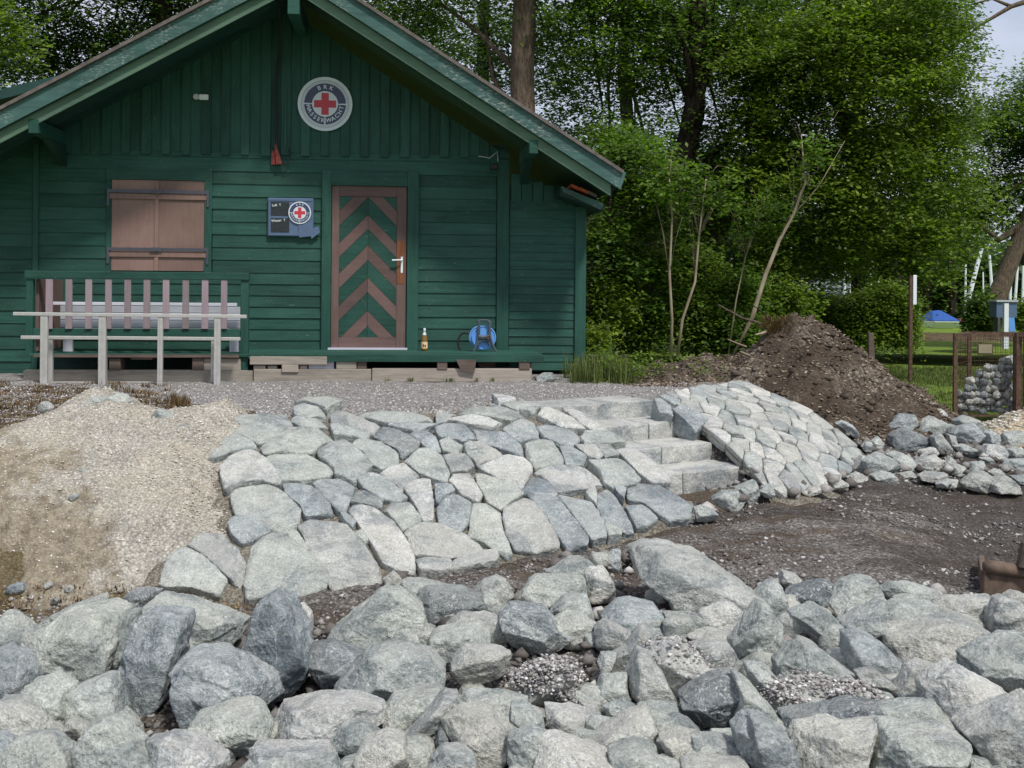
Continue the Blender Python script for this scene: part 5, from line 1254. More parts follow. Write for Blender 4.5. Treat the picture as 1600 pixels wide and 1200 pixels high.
# ------------------------------------------------------------------ two aluminium frames leaning in front of the deck
def alu(th, off, dep, rail, posts, y0, lean=.0):
    o = th['_o']; zr1, zr0 = W(200, rail[2], off)[1], W(200, rail[3], off)[1]
    a, b = W(rail[0], rail[2], off), W(rail[1], rail[2], off)
    sl = (W(rail[1], rail[3] + rail[4], off)[1] - W(rail[0], rail[3], off)[1]); hgt = W(rail[0], rail[2], off)[1] - W(rail[0], rail[3], off)[1]; zl = W(rail[0], rail[3], off)[1]
    HB().hexa([(a[0], -off, zl), (b[0], -off, zl + sl), (b[0], -off + dep, zl + sl), (a[0], -off + dep, zl), (a[0], -off, zl + hgt), (b[0], -off, zl + sl + hgt), (b[0], -off + dep, zl + sl + hgt), (a[0], -off + dep, zl + hgt)]).done('rail', 'alu', th, bevel=.004)
    for (x0, x1, yb) in posts:
        ua, ub = W(x0, 550, off)[0], W(x1, 550, off)[0]; zb_ = W(x0, yb, off)[1]; zt_ = zl + sl * ((ua - a[0]) / (b[0] - a[0]))
        q = HB(); q.hb(ua, ub, off - .006, off - .05, zb_, zt_); q.hb(ua + (ub - ua) * .44, ua + (ub - ua) * .56, off - .003, off - .006, zb_ + .01, zt_); q.done('post', 'alu', th, bevel=.003)
        HB().hb(ua + .003, ub - .003, off - .008, off - .048, zb_ - .008, zb_ - .0005).done('foot_cap', 'rust', th)
a1 = hthing('aluminium_frame', 'front aluminium railing frame with a long top bar and four posts', 'railing', u_of(66, 600, 1.40), 1.40, 0, 'aluminium frames before the deck')
alu(a1, 1.40, .05, (20, 385, 487.5, 493, 4.5), ((62, 73.5, 607), (153, 164.5, 604), (245.5, 253.5, 606), (334, 344, 606)), 0)
a2 = hthing('aluminium_frame', 'rear aluminium railing frame, its bar lower than the front one', 'railing', u_of(80, 600, 1.18), 1.18, 0, 'aluminium frames before the deck')
alu(a2, 1.18, .05, (32, 375, 524.5, 530, 2.5), ((74, 81.5, 600), (159, 166, 600), (329.5, 335.5, 603)), 0)
HB().hb(u_of(75, 597, 1.18), u_of(240, 597, 1.18), 1.17, 1.14, .0, .012).done('foot_bar', 'alu', a2)

# ------------------------------------------------------------------ bottle and cable reel on the deck
p = W(663, 547, .28); bt = hthing('bottle', 'amber beer bottle with a pale label standing right of the door', 'bottle', p[0], .28, ZD)
k = .262 / 1.0
q = HB(); q.lathe([(.034, 0), (.037, .01), (.037, .135), (.030, .17), (.015, .205), (.0135, .245)], (p[0], -.28, ZD), 18); q.done('glass', 'brass', bt, smooth=True)
q = HB(); q.lathe([(.0377, .03), (.0377, .105)], (p[0], -.28, ZD), 18); q.done('label', 'label', bt, smooth=False)
q = HB(); q.lathe([(.0240, .185), (.0168, .206), (.0155, .222)], (p[0], -.28, ZD), 18); q.done('neck_label', 'signwhite', bt)
q = HB(); q.lathe([(.0158, .236), (.0158, .262), (.012, .264)], (p[0], -.28, ZD), 14); q.done('cap', 'white', bt)
lx = p[0]; mt = HB(); mt.prism([(lx - .018, ZD + .05), (lx - .004, ZD + .05), (lx - .004, ZD + .08), (lx - .018, ZD + .08)], -.28 - .0388, -.28 - .034).prism([(lx + .002, ZD + .045), (lx + .018, ZD + .045), (lx + .018, ZD + .07), (lx + .002, ZD + .075)], -.28 - .0388, -.28 - .034).done('label_print', 'rustred', bt)
rv = .35; cr = hthing('cable_reel', 'light blue cable reel on a dark grey stand leaning by the corner post', 'cable reel', W(752, 547, rv)[0], rv, ZD)
def rp_(x, y, off=rv): p = W(700 + x / 7.2727, 480 + y / 7.2727, off); return p
c1 = rp_(408, 345); R1 = (rp_(545, 345)[0] - rp_(270, 345)[0]) / 2; c2 = rp_(375, 345)
for cc, vv, rr, nm in ((c1, rv + .0, R1, 'front_disc'), (c2, rv - .09, R1 * .97, 'rear_disc')):
    q = HB(); q.lathe([(rr, 0), (rr, .012), (rr * .93, .016), (rr * .88, .008), (rr * .3, .008)], (cc[0], -vv, cc[1]), 36, 'y'); q.done(nm, 'reelblue', cr)
q = HB(); q.lathe([(R1 * .62, 0), (R1 * .62, .09)], (c2[0], -rv + .09, c2[1]), 24, 'y'); q.done('cable_drum', 'black', cr)
def strut(pts, w, nm, vv):
    q = HB(); q.tube([(rp_(x, y)[0], -vv, rp_(x, y)[1]) for x, y in pts], w, 6); q.done(nm, 'reelgrey', cr)
strut([(290, 500), (325, 420), (345, 330), (350, 180), (338, 150)], .017, 'stand_leg', rv + .04)
strut([(540, 500), (500, 420), (470, 330), (470, 180), (440, 148)], .017, 'stand_leg', rv + .04)
strut([(338, 152), (380, 145), (440, 148), (480, 165), (488, 180)], .010, 'handle', rv + .04)
strut([(345, 335), (400, 345), (470, 335)], .026, 'crossbar', rv + .045)
strut([(335, 430), (350, 395), (400, 372), (455, 395), (475, 430)], .012, 'crossbar', rv + .045)
q = HB(); q.lathe([(.022, 0), (.022, .03)], (rp_(455, 340)[0], -rv - .06, rp_(455, 340)[1]), 12, 'y'); q.done('knob', 'rust', cr)
q = HB(); pr_ = rp_(195, 405, .2); 
q.tube([(pr_[0] + .085 * math.cos(t_) , -.2, pr_[1] + .12 * math.sin(t_) ) for t_ in np.linspace(.6, 5.2, 14)], .012, 6); q.done('cable_loop', 'black', cr)
# ------------------------------------------------------------------ foliage: leaf-sized faces grouped in sprays
def leaf_np(C, k, R0, size, seed, flat=.22, out=None, droop=.35, elong=1.9):
    "C (n,3) spray centres -> diamond leaves"
    g = np.random.default_rng(seed); n = len(C); m = n * k
    ang = g.random((n, 1)) * 6.283; tilt = g.normal(size=(n, 2)) * .28
    rad = R0 * (.6 + .8 * g.random((n, 1)))
    a = g.random((n, k)) * 6.283; q = np.sqrt(g.random((n, k))) * rad
    x, y = q * np.cos(a) * 1.35, q * np.sin(a) * .8
    X_ = x * np.cos(ang) - y * np.sin(ang); Y_ = x * np.sin(ang) + y * np.cos(ang)
    Zl = g.normal(size=(n, k)) * rad * flat + X_ * tilt[:, :1] + Y_ * tilt[:, 1:] - droop * q * q / rad
    P = (C[:, None, :] + np.stack([X_, Y_, Zl], -1)).reshape(-1, 3)
    s = size * (.6 + .8 * g.random(m))
    N = np.stack([g.normal(size=m) * .45, g.normal(size=m) * .45 - .3, np.ones(m)], 1); N /= np.linalg.norm(N, axis=1)[:, None]
    d = g.normal(size=(m, 3)); d -= N * (d * N).sum(1)[:, None]; d /= np.linalg.norm(d, axis=1)[:, None]
    e = np.cross(N, d)
    V = np.stack([P - d * s[:, None] * .5, P + e * (s / elong * .5)[:, None] + N * (s * .06)[:, None], P + d * s[:, None] * .5, P - e * (s / elong * .5)[:, None] + N * (s * .06)[:, None]], 1).reshape(-1, 3)
    F_ = (np.arange(m) * 4)[:, None] + np.array([[0, 1, 2, 3]])
    return V, F_
def lobe_pts(lobes, n, seed, shell=.45):
    g = np.random.default_rng(seed); vol = np.array([l[3] * l[4] * l[5] for l in lobes]) ** .72; vol = vol / vol.sum(); out = []
    for l, w in zip(lobes, vol):
        m = max(3, int(n * w)); d = g.normal(size=(m, 3)); d /= np.linalg.norm(d, axis=1)[:, None]
        r_ = (shell + (1 - shell) * g.random(m) ** .6) * (1 + .16 * vnoise(d * 2.2 + seed))
        c = at(l[0], l[1], l[2]); out.append(np.array(c) + d * r_[:, None] * np.array(l[3:6]))
    return np.concatenate(out)
def px_m(p, d): return p * d / F
LEAFN = 0
def tree(name, label, cat, stem, lobes, n, k, size, mat, bark='bark_dark', R0=.42, group=None, seed=1, limbs=6, flat=.16, droop=.3, shell=.4, pn='trunk', cn='crown', extra=()):
    "stem: [(px,py,d,r)...]; lobes: [(px,py,d,rx,ry,rz)...] in metres"
    global LEAFN
    g = np.random.default_rng(seed)
    P0 = [at(a, b, d) for a, b, d, r_ in stem]; base = P0[0]
    t_ = thing(name, label, cat, base, 0, group)
    q = MB(); q.tube([p - base for p in P0], [s[3] for s in stem], 10)
    C = lobe_pts(lobes, n, seed, shell)
    top = [p for p in P0[len(P0) // 2:]]
    for i in range(limbs):
        a = top[int(g.integers(len(top)))] if len(top) > 1 else P0[-1]; b = Vector(C[int(g.integers(len(C)))])
        m_ = (a + b) / 2 + Vector((g.normal() * .2, g.normal() * .2, .15 + g.random() * .3)); rr = stem[-1][3] * g.uniform(.3, .6)
        q.tube([a - base, (a + m_) / 2 - base + Vector((0, 0, .1)), m_ - base, b - base], [rr, rr * .8, rr * .55, rr * .2], 6)
    for ex in extra: q.tube([at(a, b, d) - base for a, b, d, r_ in ex], [e[3] for e in ex], 7)
    q.build(pn, M[bark], t_, smooth=True)
    V, Fc = leaf_np(C, k, R0, size, seed + 50, flat, droop=droop); LEAFN += len(Fc)
    link(cn, mesh_np(cn, V - np.array(base), Fc), M[mat], t_)
    return t_
G = 'tall trees behind the hut'
tree('beech_tree', 'tall tree with a straight pale grey trunk rising behind the right roof slope', 'tree', [(822, 560, 17.5, .25), (820, 300, 17.5, .22), (816, 120, 17.5, .20), (822, -60, 17.4, .19), (830, -200, 17.4, .15)],
     [(900, 190, 19.5, .8, .7, .7), (700, -60, 17.6, 1.9, 1.2, .9), (930, -50, 17.8, 1.3, 1.2, 1.0), (760, 110, 18.2, .6, .5, .6), (640, 20, 18.2, .8, .8, .5)], 430, 60, .085, 'leaf', 'bark', seed=3, group=G, extra=([(800, 180, 17.6, .05), (770, 120, 17.8, .04), (755, 20, 18, .02)],))
tree('tree', 'dark leafy tree with a slanting black trunk right of the hut corner', 'tree', [(985, 590, 17, .26), (1012, 450, 17.2, .22), (1045, 330, 17.5, .2), (1085, 180, 17.8, .18), (1092, -60, 18, .14)],
     [(960, 60, 18.2, 1.6, 1.4, 1.2), (1100, 0, 18.4, 1.7, 1.4, 1.3), (960, 250, 17.2, .8, .8, .7), (1080, 230, 18.5, 1.3, 1.0, .9), (1180, 90, 18.6, 1.2, 1.0, 1.2)], 850, 60, .085, 'leaf', seed=5, group=G, limbs=12, flat=.1, R0=.48)
tree('hornbeam_tree', 'broad fresh green hornbeam spreading over the hedge and lawn', 'tree', [(1394, 505, 21.8, .24), (1391, 430, 21, .2), (1350, 300, 18.4, .15), (1300, 120, 17.3, .12), (1290, -40, 17.2, .08)],
     [(1330, 120, 17, 1.9, 1.5, 1.5), (1240, 300, 17, 1.3, 1.0, 1.0), (1400, 300, 16.6, 1.5, 1.0, 1.1), (1440, 390, 16.3, .70, .6, .6), (1210, 130, 17.3, 1.1, 1.0, 1.2), (1390, 30, 17, 1.2, 1.2, 1.0), (1280, 400, 17.2, 1.0, .6, .4), (1460, 200, 17.2, .65, .6, .8)], 1500, 66, .078, 'leaf_lit', seed=7, group=G, limbs=12)
tree('tree', 'leafy young tree beside the hut corner with light hanging twigs', 'tree', [(965, 590, 14.6, .06), (960, 480, 14.6, .05), (950, 380, 14.7, .04), (955, 280, 14.7, .03)],
     [(985, 260, 14.8, .62, .5, .55), (955, 400, 14.6, .42, .4, .7), (1030, 330, 15, .4, .4, .5)], 170, 62, .08, 'leaf', seed=9, group=G, limbs=8)
tree('tree', 'thin grey-trunked tree with a mottled lichen trunk behind the saplings', 'tree', [(1122, 560, 18.5, .13), (1118, 450, 18.5, .12), (1112, 350, 18.6, .11), (1105, 240, 18.6, .1)],
     [(1140, 300, 18.8, 1.1, .8, .8), (1060, 390, 18.6, .7, .6, .5), (1200, 420, 18.8, .8, .6, .4)], 300, 60, .08, 'leaf', 'bark', seed=11, group=G)
tree('tree', 'far tree with a leaning brown trunk at the right edge above the boats', 'tree', [(1538, 516, 29, .42), (1552, 480, 29, .27), (1575, 420, 29, .23), (1602, 350, 29, .21), (1630, 280, 29, .2)],
     [(1560, 200, 30, 1.6, 1.5, 1.0), (1580, 300, 30, 1.9, 1.4, 1.0), (1470, 330, 31, 1.2, 1.2, .9), (1660, 180, 30, 2, 2, 2)], 800, 60, .12, 'leaf', 'bark', R0=.6, seed=13, group=G, limbs=9,
     extra=([(1600, 350, 29, .12), (1560, 375, 29, .09), (1530, 350, 29, .05), (1500, 340, 29, .03)], [(1640, -10, 27, .09), (1580, 10, 27, .06), (1530, 40, 27, .035), (1490, 75, 27, .02)], [(1580, 10, 27, .05), (1550, -2, 27, .03), (1500, 12, 27, .015)]))
tree('tree', 'dark tree standing behind the left roof slope with sky showing through', 'tree', [(250, 560, 19, .24), (245, 200, 19, .2), (255, 0, 19, .16), (260, -120, 19, .12)],
     [(120, 0, 19.2, 2.0, 1.4, 1.0), (320, -30, 19.4, 1.8, 1.4, .8), (40, 90, 19.6, 1.2, 1.0, .6), (180, 90, 19.6, 1.0, .8, .5)], 820, 60, .09, 'leaf_dark', seed=15, group=G, limbs=10)
tree('tree', 'tree at the left edge whose light green branch hangs over the roof', 'tree', [(-330, 600, 14, .16), (-320, 200, 14, .13), (-280, -40, 14, .1)],
     [(10, 40, 13.8, .42, .4, .34), (-60, 20, 13.8, .6, .5, .5)], 60, 60, .085, 'leaf_lit', seed=17, group=G, limbs=4, droop=.6)
tree('tree', 'dense tree closing the view between the hornbeam and the sky at the right', 'tree', [(1424, 518, 27, .18), (1430, 300, 25, .15), (1430, 100, 24, .12), (1430, -50, 24, .1)],
     [(1420, 60, 24, 1.5, 1.4, 1.3), (1380, -10, 24, 1.5, 1.4, 1.2), (1430, 250, 24.5, 1.3, 1.2, 1.3)], 700, 60, .10, 'leaf', seed=19, group=G, limbs=8, R0=.5)
for (a, d, sd_, w_) in ((560, 24, 61, 2.2), (760, 25, 62, 2.6), (980, 26, 63, 2.6), (1180, 27, 64, 2.8), (1330, 26, 65, 2.2)):
    pass
lbs = {560: 'far dark tree showing as a sliver above the roof ridge', 760: 'dark tree deep behind the pale straight trunk', 980: 'dark tree deep in the wood right of the pale trunk', 1190: 'dark tree deep in the wood behind the slanting trunk', 1340: 'dark tree deep in the wood behind the hornbeam'}
for a, lb in lbs.items():
    d = 25 + (a % 7) * .5
    tree('tree', lb, 'tree', [(a, 540, d, .2), (a + 8, 300, d, .18), (a - 6, 100, d, .15), (a, -80, d, .12)],
         [(a - 60, 20, d, 2.2, 1.6, 1.3), (a + 70, 90, d + .4, 2.0, 1.6, 1.2), (a - 20, 260, d + .6, 2.3, 1.5, 1.2)] + ([(a + 30, 390, d + 1, 2.2, 1.2, .8)] if a > 900 else []), 400 if a > 700 else 260, 48, .125, 'leaf_dark', seed=61 + a % 13, group=G, R0=.62, limbs=6)
# saplings
def sapling(stem, lobes, label, seed, bark='bark_pale', n=26, extra=()):
    tree('sapling', label, 'sapling', stem, lobes, n, 34, .07, 'leaf', bark, R0=.2, seed=seed, group='saplings at the edge of the wood', limbs=10, pn='stem', cn='leaves', extra=extra)
sapling([(1048, 562, 14.0, .022), (1050, 500, 14, .02), (1046, 430, 14, .018), (1050, 340, 14, .014), (1046, 280, 14, .008)], [(1045, 290, 14, .35, .3, .3)], 'upright brown sapling, left one of the close pair', 31)
sapling([(1058, 562, 14.1, .022), (1066, 500, 14.1, .02), (1086, 440, 14.1, .018), (1092, 370, 14.1, .014), (1103, 280, 14.1, .009)], [(1105, 290, 14.1, .35, .3, .3)], 'curved brown sapling, right one of the close pair', 32)
sapling([(1142, 562, 13.8, .012), (1175, 497, 13.8, .030), (1196, 430, 13.8, .028), (1218, 375, 13.8, .024), (1240, 335, 13.8, .019), (1258, 285, 13.8, .012), (1252, 210, 13.8, .006)], [(1256, 240, 13.8, .3, .3, .3)], 'long pale bare sapling leaning right over the mulch heap', 33, n=8, extra=([(1240, 335, 13.8, .010), (1280, 290, 13.8, .006), (1320, 220, 13.8, .003)],))
sapling([(1138, 555, 14.4, .012), (1150, 470, 14.4, .010), (1165, 400, 14.4, .008), (1190, 330, 14.4, .005)], [(1190, 335, 14.4, .4, .3, .3)], 'thin grey sapling between the curved one and the leaning one', 34)
# shrubs at the edge of the wood
def shrub(label, lobes, n, size, mat, seed, base, k=56, R0=.22, name='shrub', group='shrubs at the edge of the wood', cat='shrub'):
    b = at(*base); st_ = [(base[0], base[1], base[2], .02), (base[0] + 3, base[1] - 20, base[2], .015), (lobes[0][0], lobes[0][1], lobes[0][2], .008)]
    return tree(name, label, cat, st_, lobes, n, k, size, mat, 'bark_dark', R0=R0, seed=seed, group=group, limbs=5, flat=.35, shell=.25, pn='stem', cn='foliage')
shrub('bright shrub crowding the right corner of the hut', [(945, 480, 14.4, .35, .3, .38), (925, 530, 13.6, .2, .2, .22)], 95, .065, 'leaf_lit', 41, (940, 575, 14.2))
shrub('dark shrub below the slanting trunk', [(1000, 500, 15, .5, .4, .45), (1020, 440, 15.2, .5, .4, .4)], 150, .07, 'leaf', 42, (1000, 575, 15))
shrub('leafy shrub behind the pair of saplings', [(1080, 500, 15.2, .55, .4, .42), (1075, 420, 15.6, .5, .4, .4)], 170, .07, 'leaf_lit', 43, (1085, 570, 15.2))
shrub('shrub left of the mulch heap under the leaning sapling', [(1165, 525, 14.8, .55, .4, .34), (1150, 460, 15.4, .5, .4, .35)], 170, .07, 'leaf', 44, (1160, 575, 14.8))
shrub('shrub rising behind the peak of the mulch heap', [(1220, 470, 16.2, .5, .4, .35), (1200, 410, 16.6, .4, .3, .3)], 120, .07, 'leaf_lit', 45, (1215, 560, 16))
# clipped hedge
hd_ = thing('hedge', 'dense green hedge running behind the mulch heap to the lawn', 'hedge', at(1330, 545, 20)); b = hd_.location
g = np.random.default_rng(5); C = []
for k in range(1100):
    x = g.uniform(1195, 1428); zt = 455 + 14 * math.sin(x * .03) + (max(0, x - 1395) * .9); y_ = zt + (536 - zt) * g.random() ** 1.2; C.append(at(x, y_, 19.6 + g.random() * 1.2))
V, Fc = leaf_np(np.array(C), 44, .2, .07, 77, .5); link('foliage', mesh_np('foliage', V - np.array(b), Fc), M['leaf_lit'], hd_)
q = MB()
for k in range(9): p = at(1210 + k * 27, 545, 20.2) - b; q.tube([p, p + Vector((.05, 0, .5)), p + Vector((-.1, .1, 1.0))], .02, 5)
q.build('stem', M['bark_dark'], hd_)
h2 = thing('hedge', 'dark clipped bush beside the leaning far trunk', 'hedge', at(1525, 512, 27)); b = h2.location
C = np.array([at(g.uniform(1516, 1552), g.uniform(466, 512), 27 + g.random()) for _ in range(160)]); V, Fc = leaf_np(C, 40, .25, .1, 78, .5); link('foliage', mesh_np('foliage', V - np.array(b), Fc), M['leaf_dark'], h2)
h3 = thing('hedge', 'light clipped hedge at the far right edge', 'hedge', at(1600, 512, 25)); b = h3.location
C = np.array([at(g.uniform(1588, 1680), g.uniform(474, 515), 25 + g.random()) for _ in range(200)]); V, Fc = leaf_np(C, 40, .2, .09, 79, .5); link('foliage', mesh_np('foliage', V - np.array(b), Fc), M['leaf_lit'], h3)
# distant wood that reads as one mass
C = []
for k in range(6500):
    x = g.uniform(-300, 1800); lim = 150 if x < 700 else (300 if x < 1380 else 372); d = g.uniform(52, 70)
    y_ = lim + (478 - lim) * g.random() + 22 * math.sin(x * .021) + 12 * math.sin(x * .07); C.append(at(x, y_, d))
V, Fc = leaf_np(np.array(C), 26, 1.3, .42, 80, .5); tag(link('distant_wood', mesh_np('distant_wood', V, Fc), M['leaf_dark']), 'dark distant wood closing the view behind the lawn and boats', kind='stuff')
q = MB()
for k in range(40): x = g.uniform(900, 1700); d = g.uniform(50, 60); q.tube([at(x, 490, d), at(x + g.uniform(-8, 8), 330, d)], [.22, .12], 6)
tag(q.build('distant_trunks', M['bark_dark']), 'dark trunks of the distant wood', kind='stuff')

# ------------------------------------------------------------------ weeds, grass and twigs
def tufts(name, label, P, k, h, mat, seed, spread=.05, w=.004, lean=.5):
    g = np.random.default_rng(seed); n = len(P); m = n * k; P = np.repeat(np.asarray(P, float), k, 0)
    a = g.random(m) * 6.283; H_ = h * (.4 + .8 * g.random(m)); L_ = H_ * lean * g.random(m)
    b = P + np.stack([np.cos(a) * spread * g.random(m), np.sin(a) * spread * g.random(m), np.zeros(m)], 1)
    d = np.stack([np.cos(a), np.sin(a), np.zeros(m)], 1); s = np.stack([-np.sin(a), np.cos(a), np.zeros(m)], 1) * w
    mid = b + d * (L_ * .35)[:, None] + np.array([0, 0, 1]) * (H_ * .6)[:, None]; tip = b + d * L_[:, None] + np.array([0, 0, 1]) * H_[:, None]
    V = np.stack([b - s, b + s, mid + s * .8, mid - s * .8, tip, tip], 1)[:, :5].reshape(-1, 3); i0 = np.arange(m) * 5
    T = np.concatenate([np.stack([i0, i0 + 1, i0 + 2], 1), np.stack([i0, i0 + 2, i0 + 3], 1), np.stack([i0 + 3, i0 + 2, i0 + 4], 1)])
    return tag(link(name, mesh_np(name, V, T), M[mat]), label, kind='stuff')
def gpts(n, x0, x1, y0, y1, seed, f=None):
    g = np.random.default_rng(seed); x = g.uniform(x0, x1, n); y = g.uniform(y0, y1, n); return np.stack([x, y, (Hs(x, y) if f is None else f(x, y)) - .01], 1)
c = hit(950, 597); tufts('weeds', 'tall green weeds growing at the right corner of the hut', gpts(46, c.x - .42, c.x + .30, 11.4, 12.5, 3), 22, .30, 'grass', 4, .09)
C = gpts(34, c.x - .3, c.x + 1.2, 11.5, 13.2, 8); C[:, 2] += .1 + .12 * np.random.default_rng(2).random(len(C)); V, Fc = leaf_np(C, 40, .13, .05, 91, .6); tag(link('ground_plants', mesh_np('ground_plants', V, Fc), M['leaf_lit']), 'low leafy weeds on the ground between hut corner and mulch heap', kind='stuff')
litter = gpts(5000, 1.2, 3.3, 11.3, 13.0, 55); scatter('leaf_litter', litter, .006, .03, M['chips'], 'brown leaf litter on the ground between hut corner and mulch heap', flat=.4, elong=1.6, seed=56)
c = hit(125, 608); tufts('dry_weeds', 'dry reddish weeds on the soil before the aluminium frames', np.array([tuple(hit(g.uniform(-20, 270), g.uniform(598, 640) - 0)) for _ in range(90)]), 24, .04, 'dry', 5, .09, lean=1.2)
tufts('dry_weeds', 'tuft of dry reddish grass between gravel heap and stones', np.array([tuple(hit(g.uniform(268, 300), g.uniform(628, 640))) for _ in range(8)]), 34, .09, 'dry', 6, .07)
tufts('dry_weeds', 'sparse green and dry weeds in the soil at the lower left', np.array([tuple(hit(g.uniform(-20, 380), g.uniform(915, 965))) for _ in range(90)]), 12, .022, 'dry', 7, .08, lean=1.2)
tufts('lawn_grass', 'short grass blades on the lawn beyond the mulch heap', gpts(9000, 2.5, 9.5, 12.6, 20, 9, lambda x, y: Hs(x, y)), 5, .06, 'grass', 10, .06, .005)
tufts('edge_weeds', 'small weeds rooted along the timber beam of the deck', np.array([tuple(hutw(W(x_, 598, DV + .05)[0], DV + .05, .0)) for x_ in (605, 640, 643, 700, 705, 745, 770)]), 14, .05, 'grass', 11, .05)
# broken roots and twigs sticking out of the mulch heap
def twig(label, pts, r0, mat='bark_pale'):
    P_ = [at(*p) for p in pts]; q = MB(); q.tube([p - P_[0] for p in P_], r0, 6, r0 * .4); o = q.build('twig', M[mat], None, smooth=True, loc=P_[0]); tag(o, label, 'twig', 'roots and twigs on the mulch heap')
twig('long thin grey branch reaching left from the mulch heap', [(1190, 506, 12.8), (1160, 497, 12.9), (1122, 476, 13)], .018, 'bark')
twig('brown curved twig arching over the top left of the mulch heap', [(1207, 512, 12.6), (1200, 494, 12.6), (1178, 478, 12.6)], .014, 'bark_dark')
twig('pale broken root pointing left near the mulch heap top', [(1198, 518, 12.5), (1190, 521, 12.4), (1180, 523, 12.3)], .022)
twig('pale stick pointing left, highest of the two low ones on the mulch heap', [(1166, 542, 12.4), (1150, 536, 12.3), (1137, 530, 12.2)], .014)
twig('short pale stick low on the left flank of the mulch heap', [(1172, 556, 12.3), (1160, 551, 12.2), (1156, 549, 12.2)], .016)
tufts('root_tangle', 'tangle of dark roots on the crest of the mulch heap', np.array([tuple(at(g.normal(1222, 16), g.uniform(500, 535), 12.5)) for _ in range(34)]), 26, .09, 'dry', 12, .08, .005, 1.6)

# ------------------------------------------------------------------ cage, posts, boats and other far things
cg = thing('wire_cage', 'rusty wire mesh cage half filled with small grey cobbles', 'cage', at(1545, 640, 12)); cb_ = cg.location; D0 = 12.0
A0, A1 = at(1492, 650, D0) - cb_, at(1586, 650, D0) - cb_; zt = at(1540, 521, D0).z - cb_.z; zb0 = -.12; dep = .75
back = Vector((.46, .70, 0)); corners = [A0, A1, A1 + back, A0 + back]
for i, c in enumerate(corners):
    q = MB(); w_ = .021; q.box(c.x - w_, c.x + w_, c.y - w_, c.y + w_, zb0, zt); q.build('post', M['rust'], cg)
for i in range(4):
    a, b = corners[i], corners[(i + 1) % 4]
    for z_, w_ in ((zt - .02, .03), (zb0 + .05, .02)):
        q = MB(); q.tube([Vector((a.x, a.y, z_)), Vector((b.x, b.y, z_))], w_ * .75, 4); q.build('rail', M['rust'], cg)
q = MB()
for i in range(4):
    a, b = corners[i], corners[(i + 1) % 4]
    for k in range(1, 12): p = a.lerp(b, k / 12); q.tube([Vector((p.x, p.y, zb0)), Vector((p.x, p.y, zt))], .002, 3)
    for k in range(1, 14): z_ = zb0 + (zt - zb0) * k / 14; q.tube([Vector((a.x, a.y, z_)), Vector((b.x, b.y, z_))], .002, 3)
tag(q.build('wire_mesh', M['rust'], cg), kind='stuff')
p = at(1539, 545, D0 - .03) - cb_; q = MB(); q.box(p.x - .075, p.x + .075, p.y - .01, p.y, p.z - .05, p.z + .05); q.build('plate', M['plate'], cg); q = MB(); q.box(p.x - .088, p.x + .088, p.y + .001, p.y + .008, p.z - .062, p.z + .06); q.build('plate_rim', M['rust'], cg)
# right-hand neighbour cage side
cg2 = thing('wire_cage', 'second rusty wire cage cut off by the right edge', 'cage', at(1592, 640, 12.1)); c2 = cg2.location
B0, B1 = at(1590, 650, 11.9) - c2, at(1690, 650, 11.4) - c2
for c in (B0, B1): q = MB(); q.box(c.x - .03, c.x + .03, c.y - .03, c.y + .03, -.12, zt + .02); q.build('post', M['rust'], cg2)
for z_ in (zt, .0): q = MB(); q.tube([Vector((B0.x, B0.y, z_)), Vector((B1.x, B1.y, z_))], .035, 4); q.build('rail', M['rust'], cg2)
q = MB()
for k in range(1, 12): p = B0.lerp(B1, k / 12); q.tube([Vector((p.x, p.y, -.1)), Vector((p.x, p.y, zt))], .002, 3)
for k in range(1, 12): z_ = zt * k / 12; q.tube([Vector((B0.x, B0.y, z_)), Vector((B1.x, B1.y, z_))], .002, 3)
tag(q.build('wire_mesh', M['rust'], cg2), kind='stuff')
g = np.random.default_rng(44); protos = []
for k in range(6):
    s = .052; pg = np.array([(math.cos(a) * s * g.uniform(.85, 1.15), math.sin(a) * s * g.uniform(.8, 1.1)) for a in np.linspace(.3, 6.58, 6)[:-1]]); V, Fc = rock_np(pg, s * .9, s * .9, 700 + k, 3, 6, 14); protos.append(mesh_np('cobble', V, Fc, True)); protos[-1].materials.append(M['rock_tan'] if k % 2 else M['rock_dark'])
for row in range(9):
    for k in range(9):
        f_ = (k + .5 * (row % 2)) / 9
        if f_ > 1 or row > 2.2 + 6.2 * f_ ** .8: continue
        for dd in ((0, 1) if row % 2 else (0,)):
            p = A0.lerp(A1, .05 + .9 * f_) + cb_; o = bpy.data.objects.new('cobble', protos[int(g.integers(6))]); COL.objects.link(o)
            o.location = (p.x + .05 + dd * .07 + g.normal() * .008, p.y + .09 + dd * .11 + g.normal() * .02, cb_.z + zb0 + .12 + row * .078 + g.normal() * .01); o.rotation_euler = tuple(g.random(3) * 6); o.scale = (1, 1, 1)
            tag(o, 'small grey cobble among many piled inside the rusty wire cage', 'cobble', 'cobbles inside the wire cage')
def stick(name, label, cat, p0, p1, r_, mat, d, group=None, n=8, r1=None):
    a, b = at(p0[0], p0[1], d), at(p1[0], p1[1], d); q = MB(); q.tube([Vector((0, 0, 0)), b - a], r_, n, r1); return tag(q.build(name, M[mat], None, loc=a), label, cat, group)
def two(name, label, cat, parts, loc, group=None):
    t_ = thing(name, label, cat, loc, 0, group)
    for nm, mb, mat in parts: mb.build(nm, M[mat], t_, .004)
    return t_
pl = at(1422, 596, 13); q1 = MB().box(-.020, .020, -.02, .02, 0, at(1422, 431, 13).z - pl.z); q2 = MB().box(.018, .062, -.032, -.021, at(1422, 476, 13).z - pl.z, at(1422, 430, 13).z - pl.z)
two('fence_post', 'rusty steel post with a white strip at its top before the lawn', 'post', [('post', q1, 'rust'), ('strip', q2, 'white')], pl)
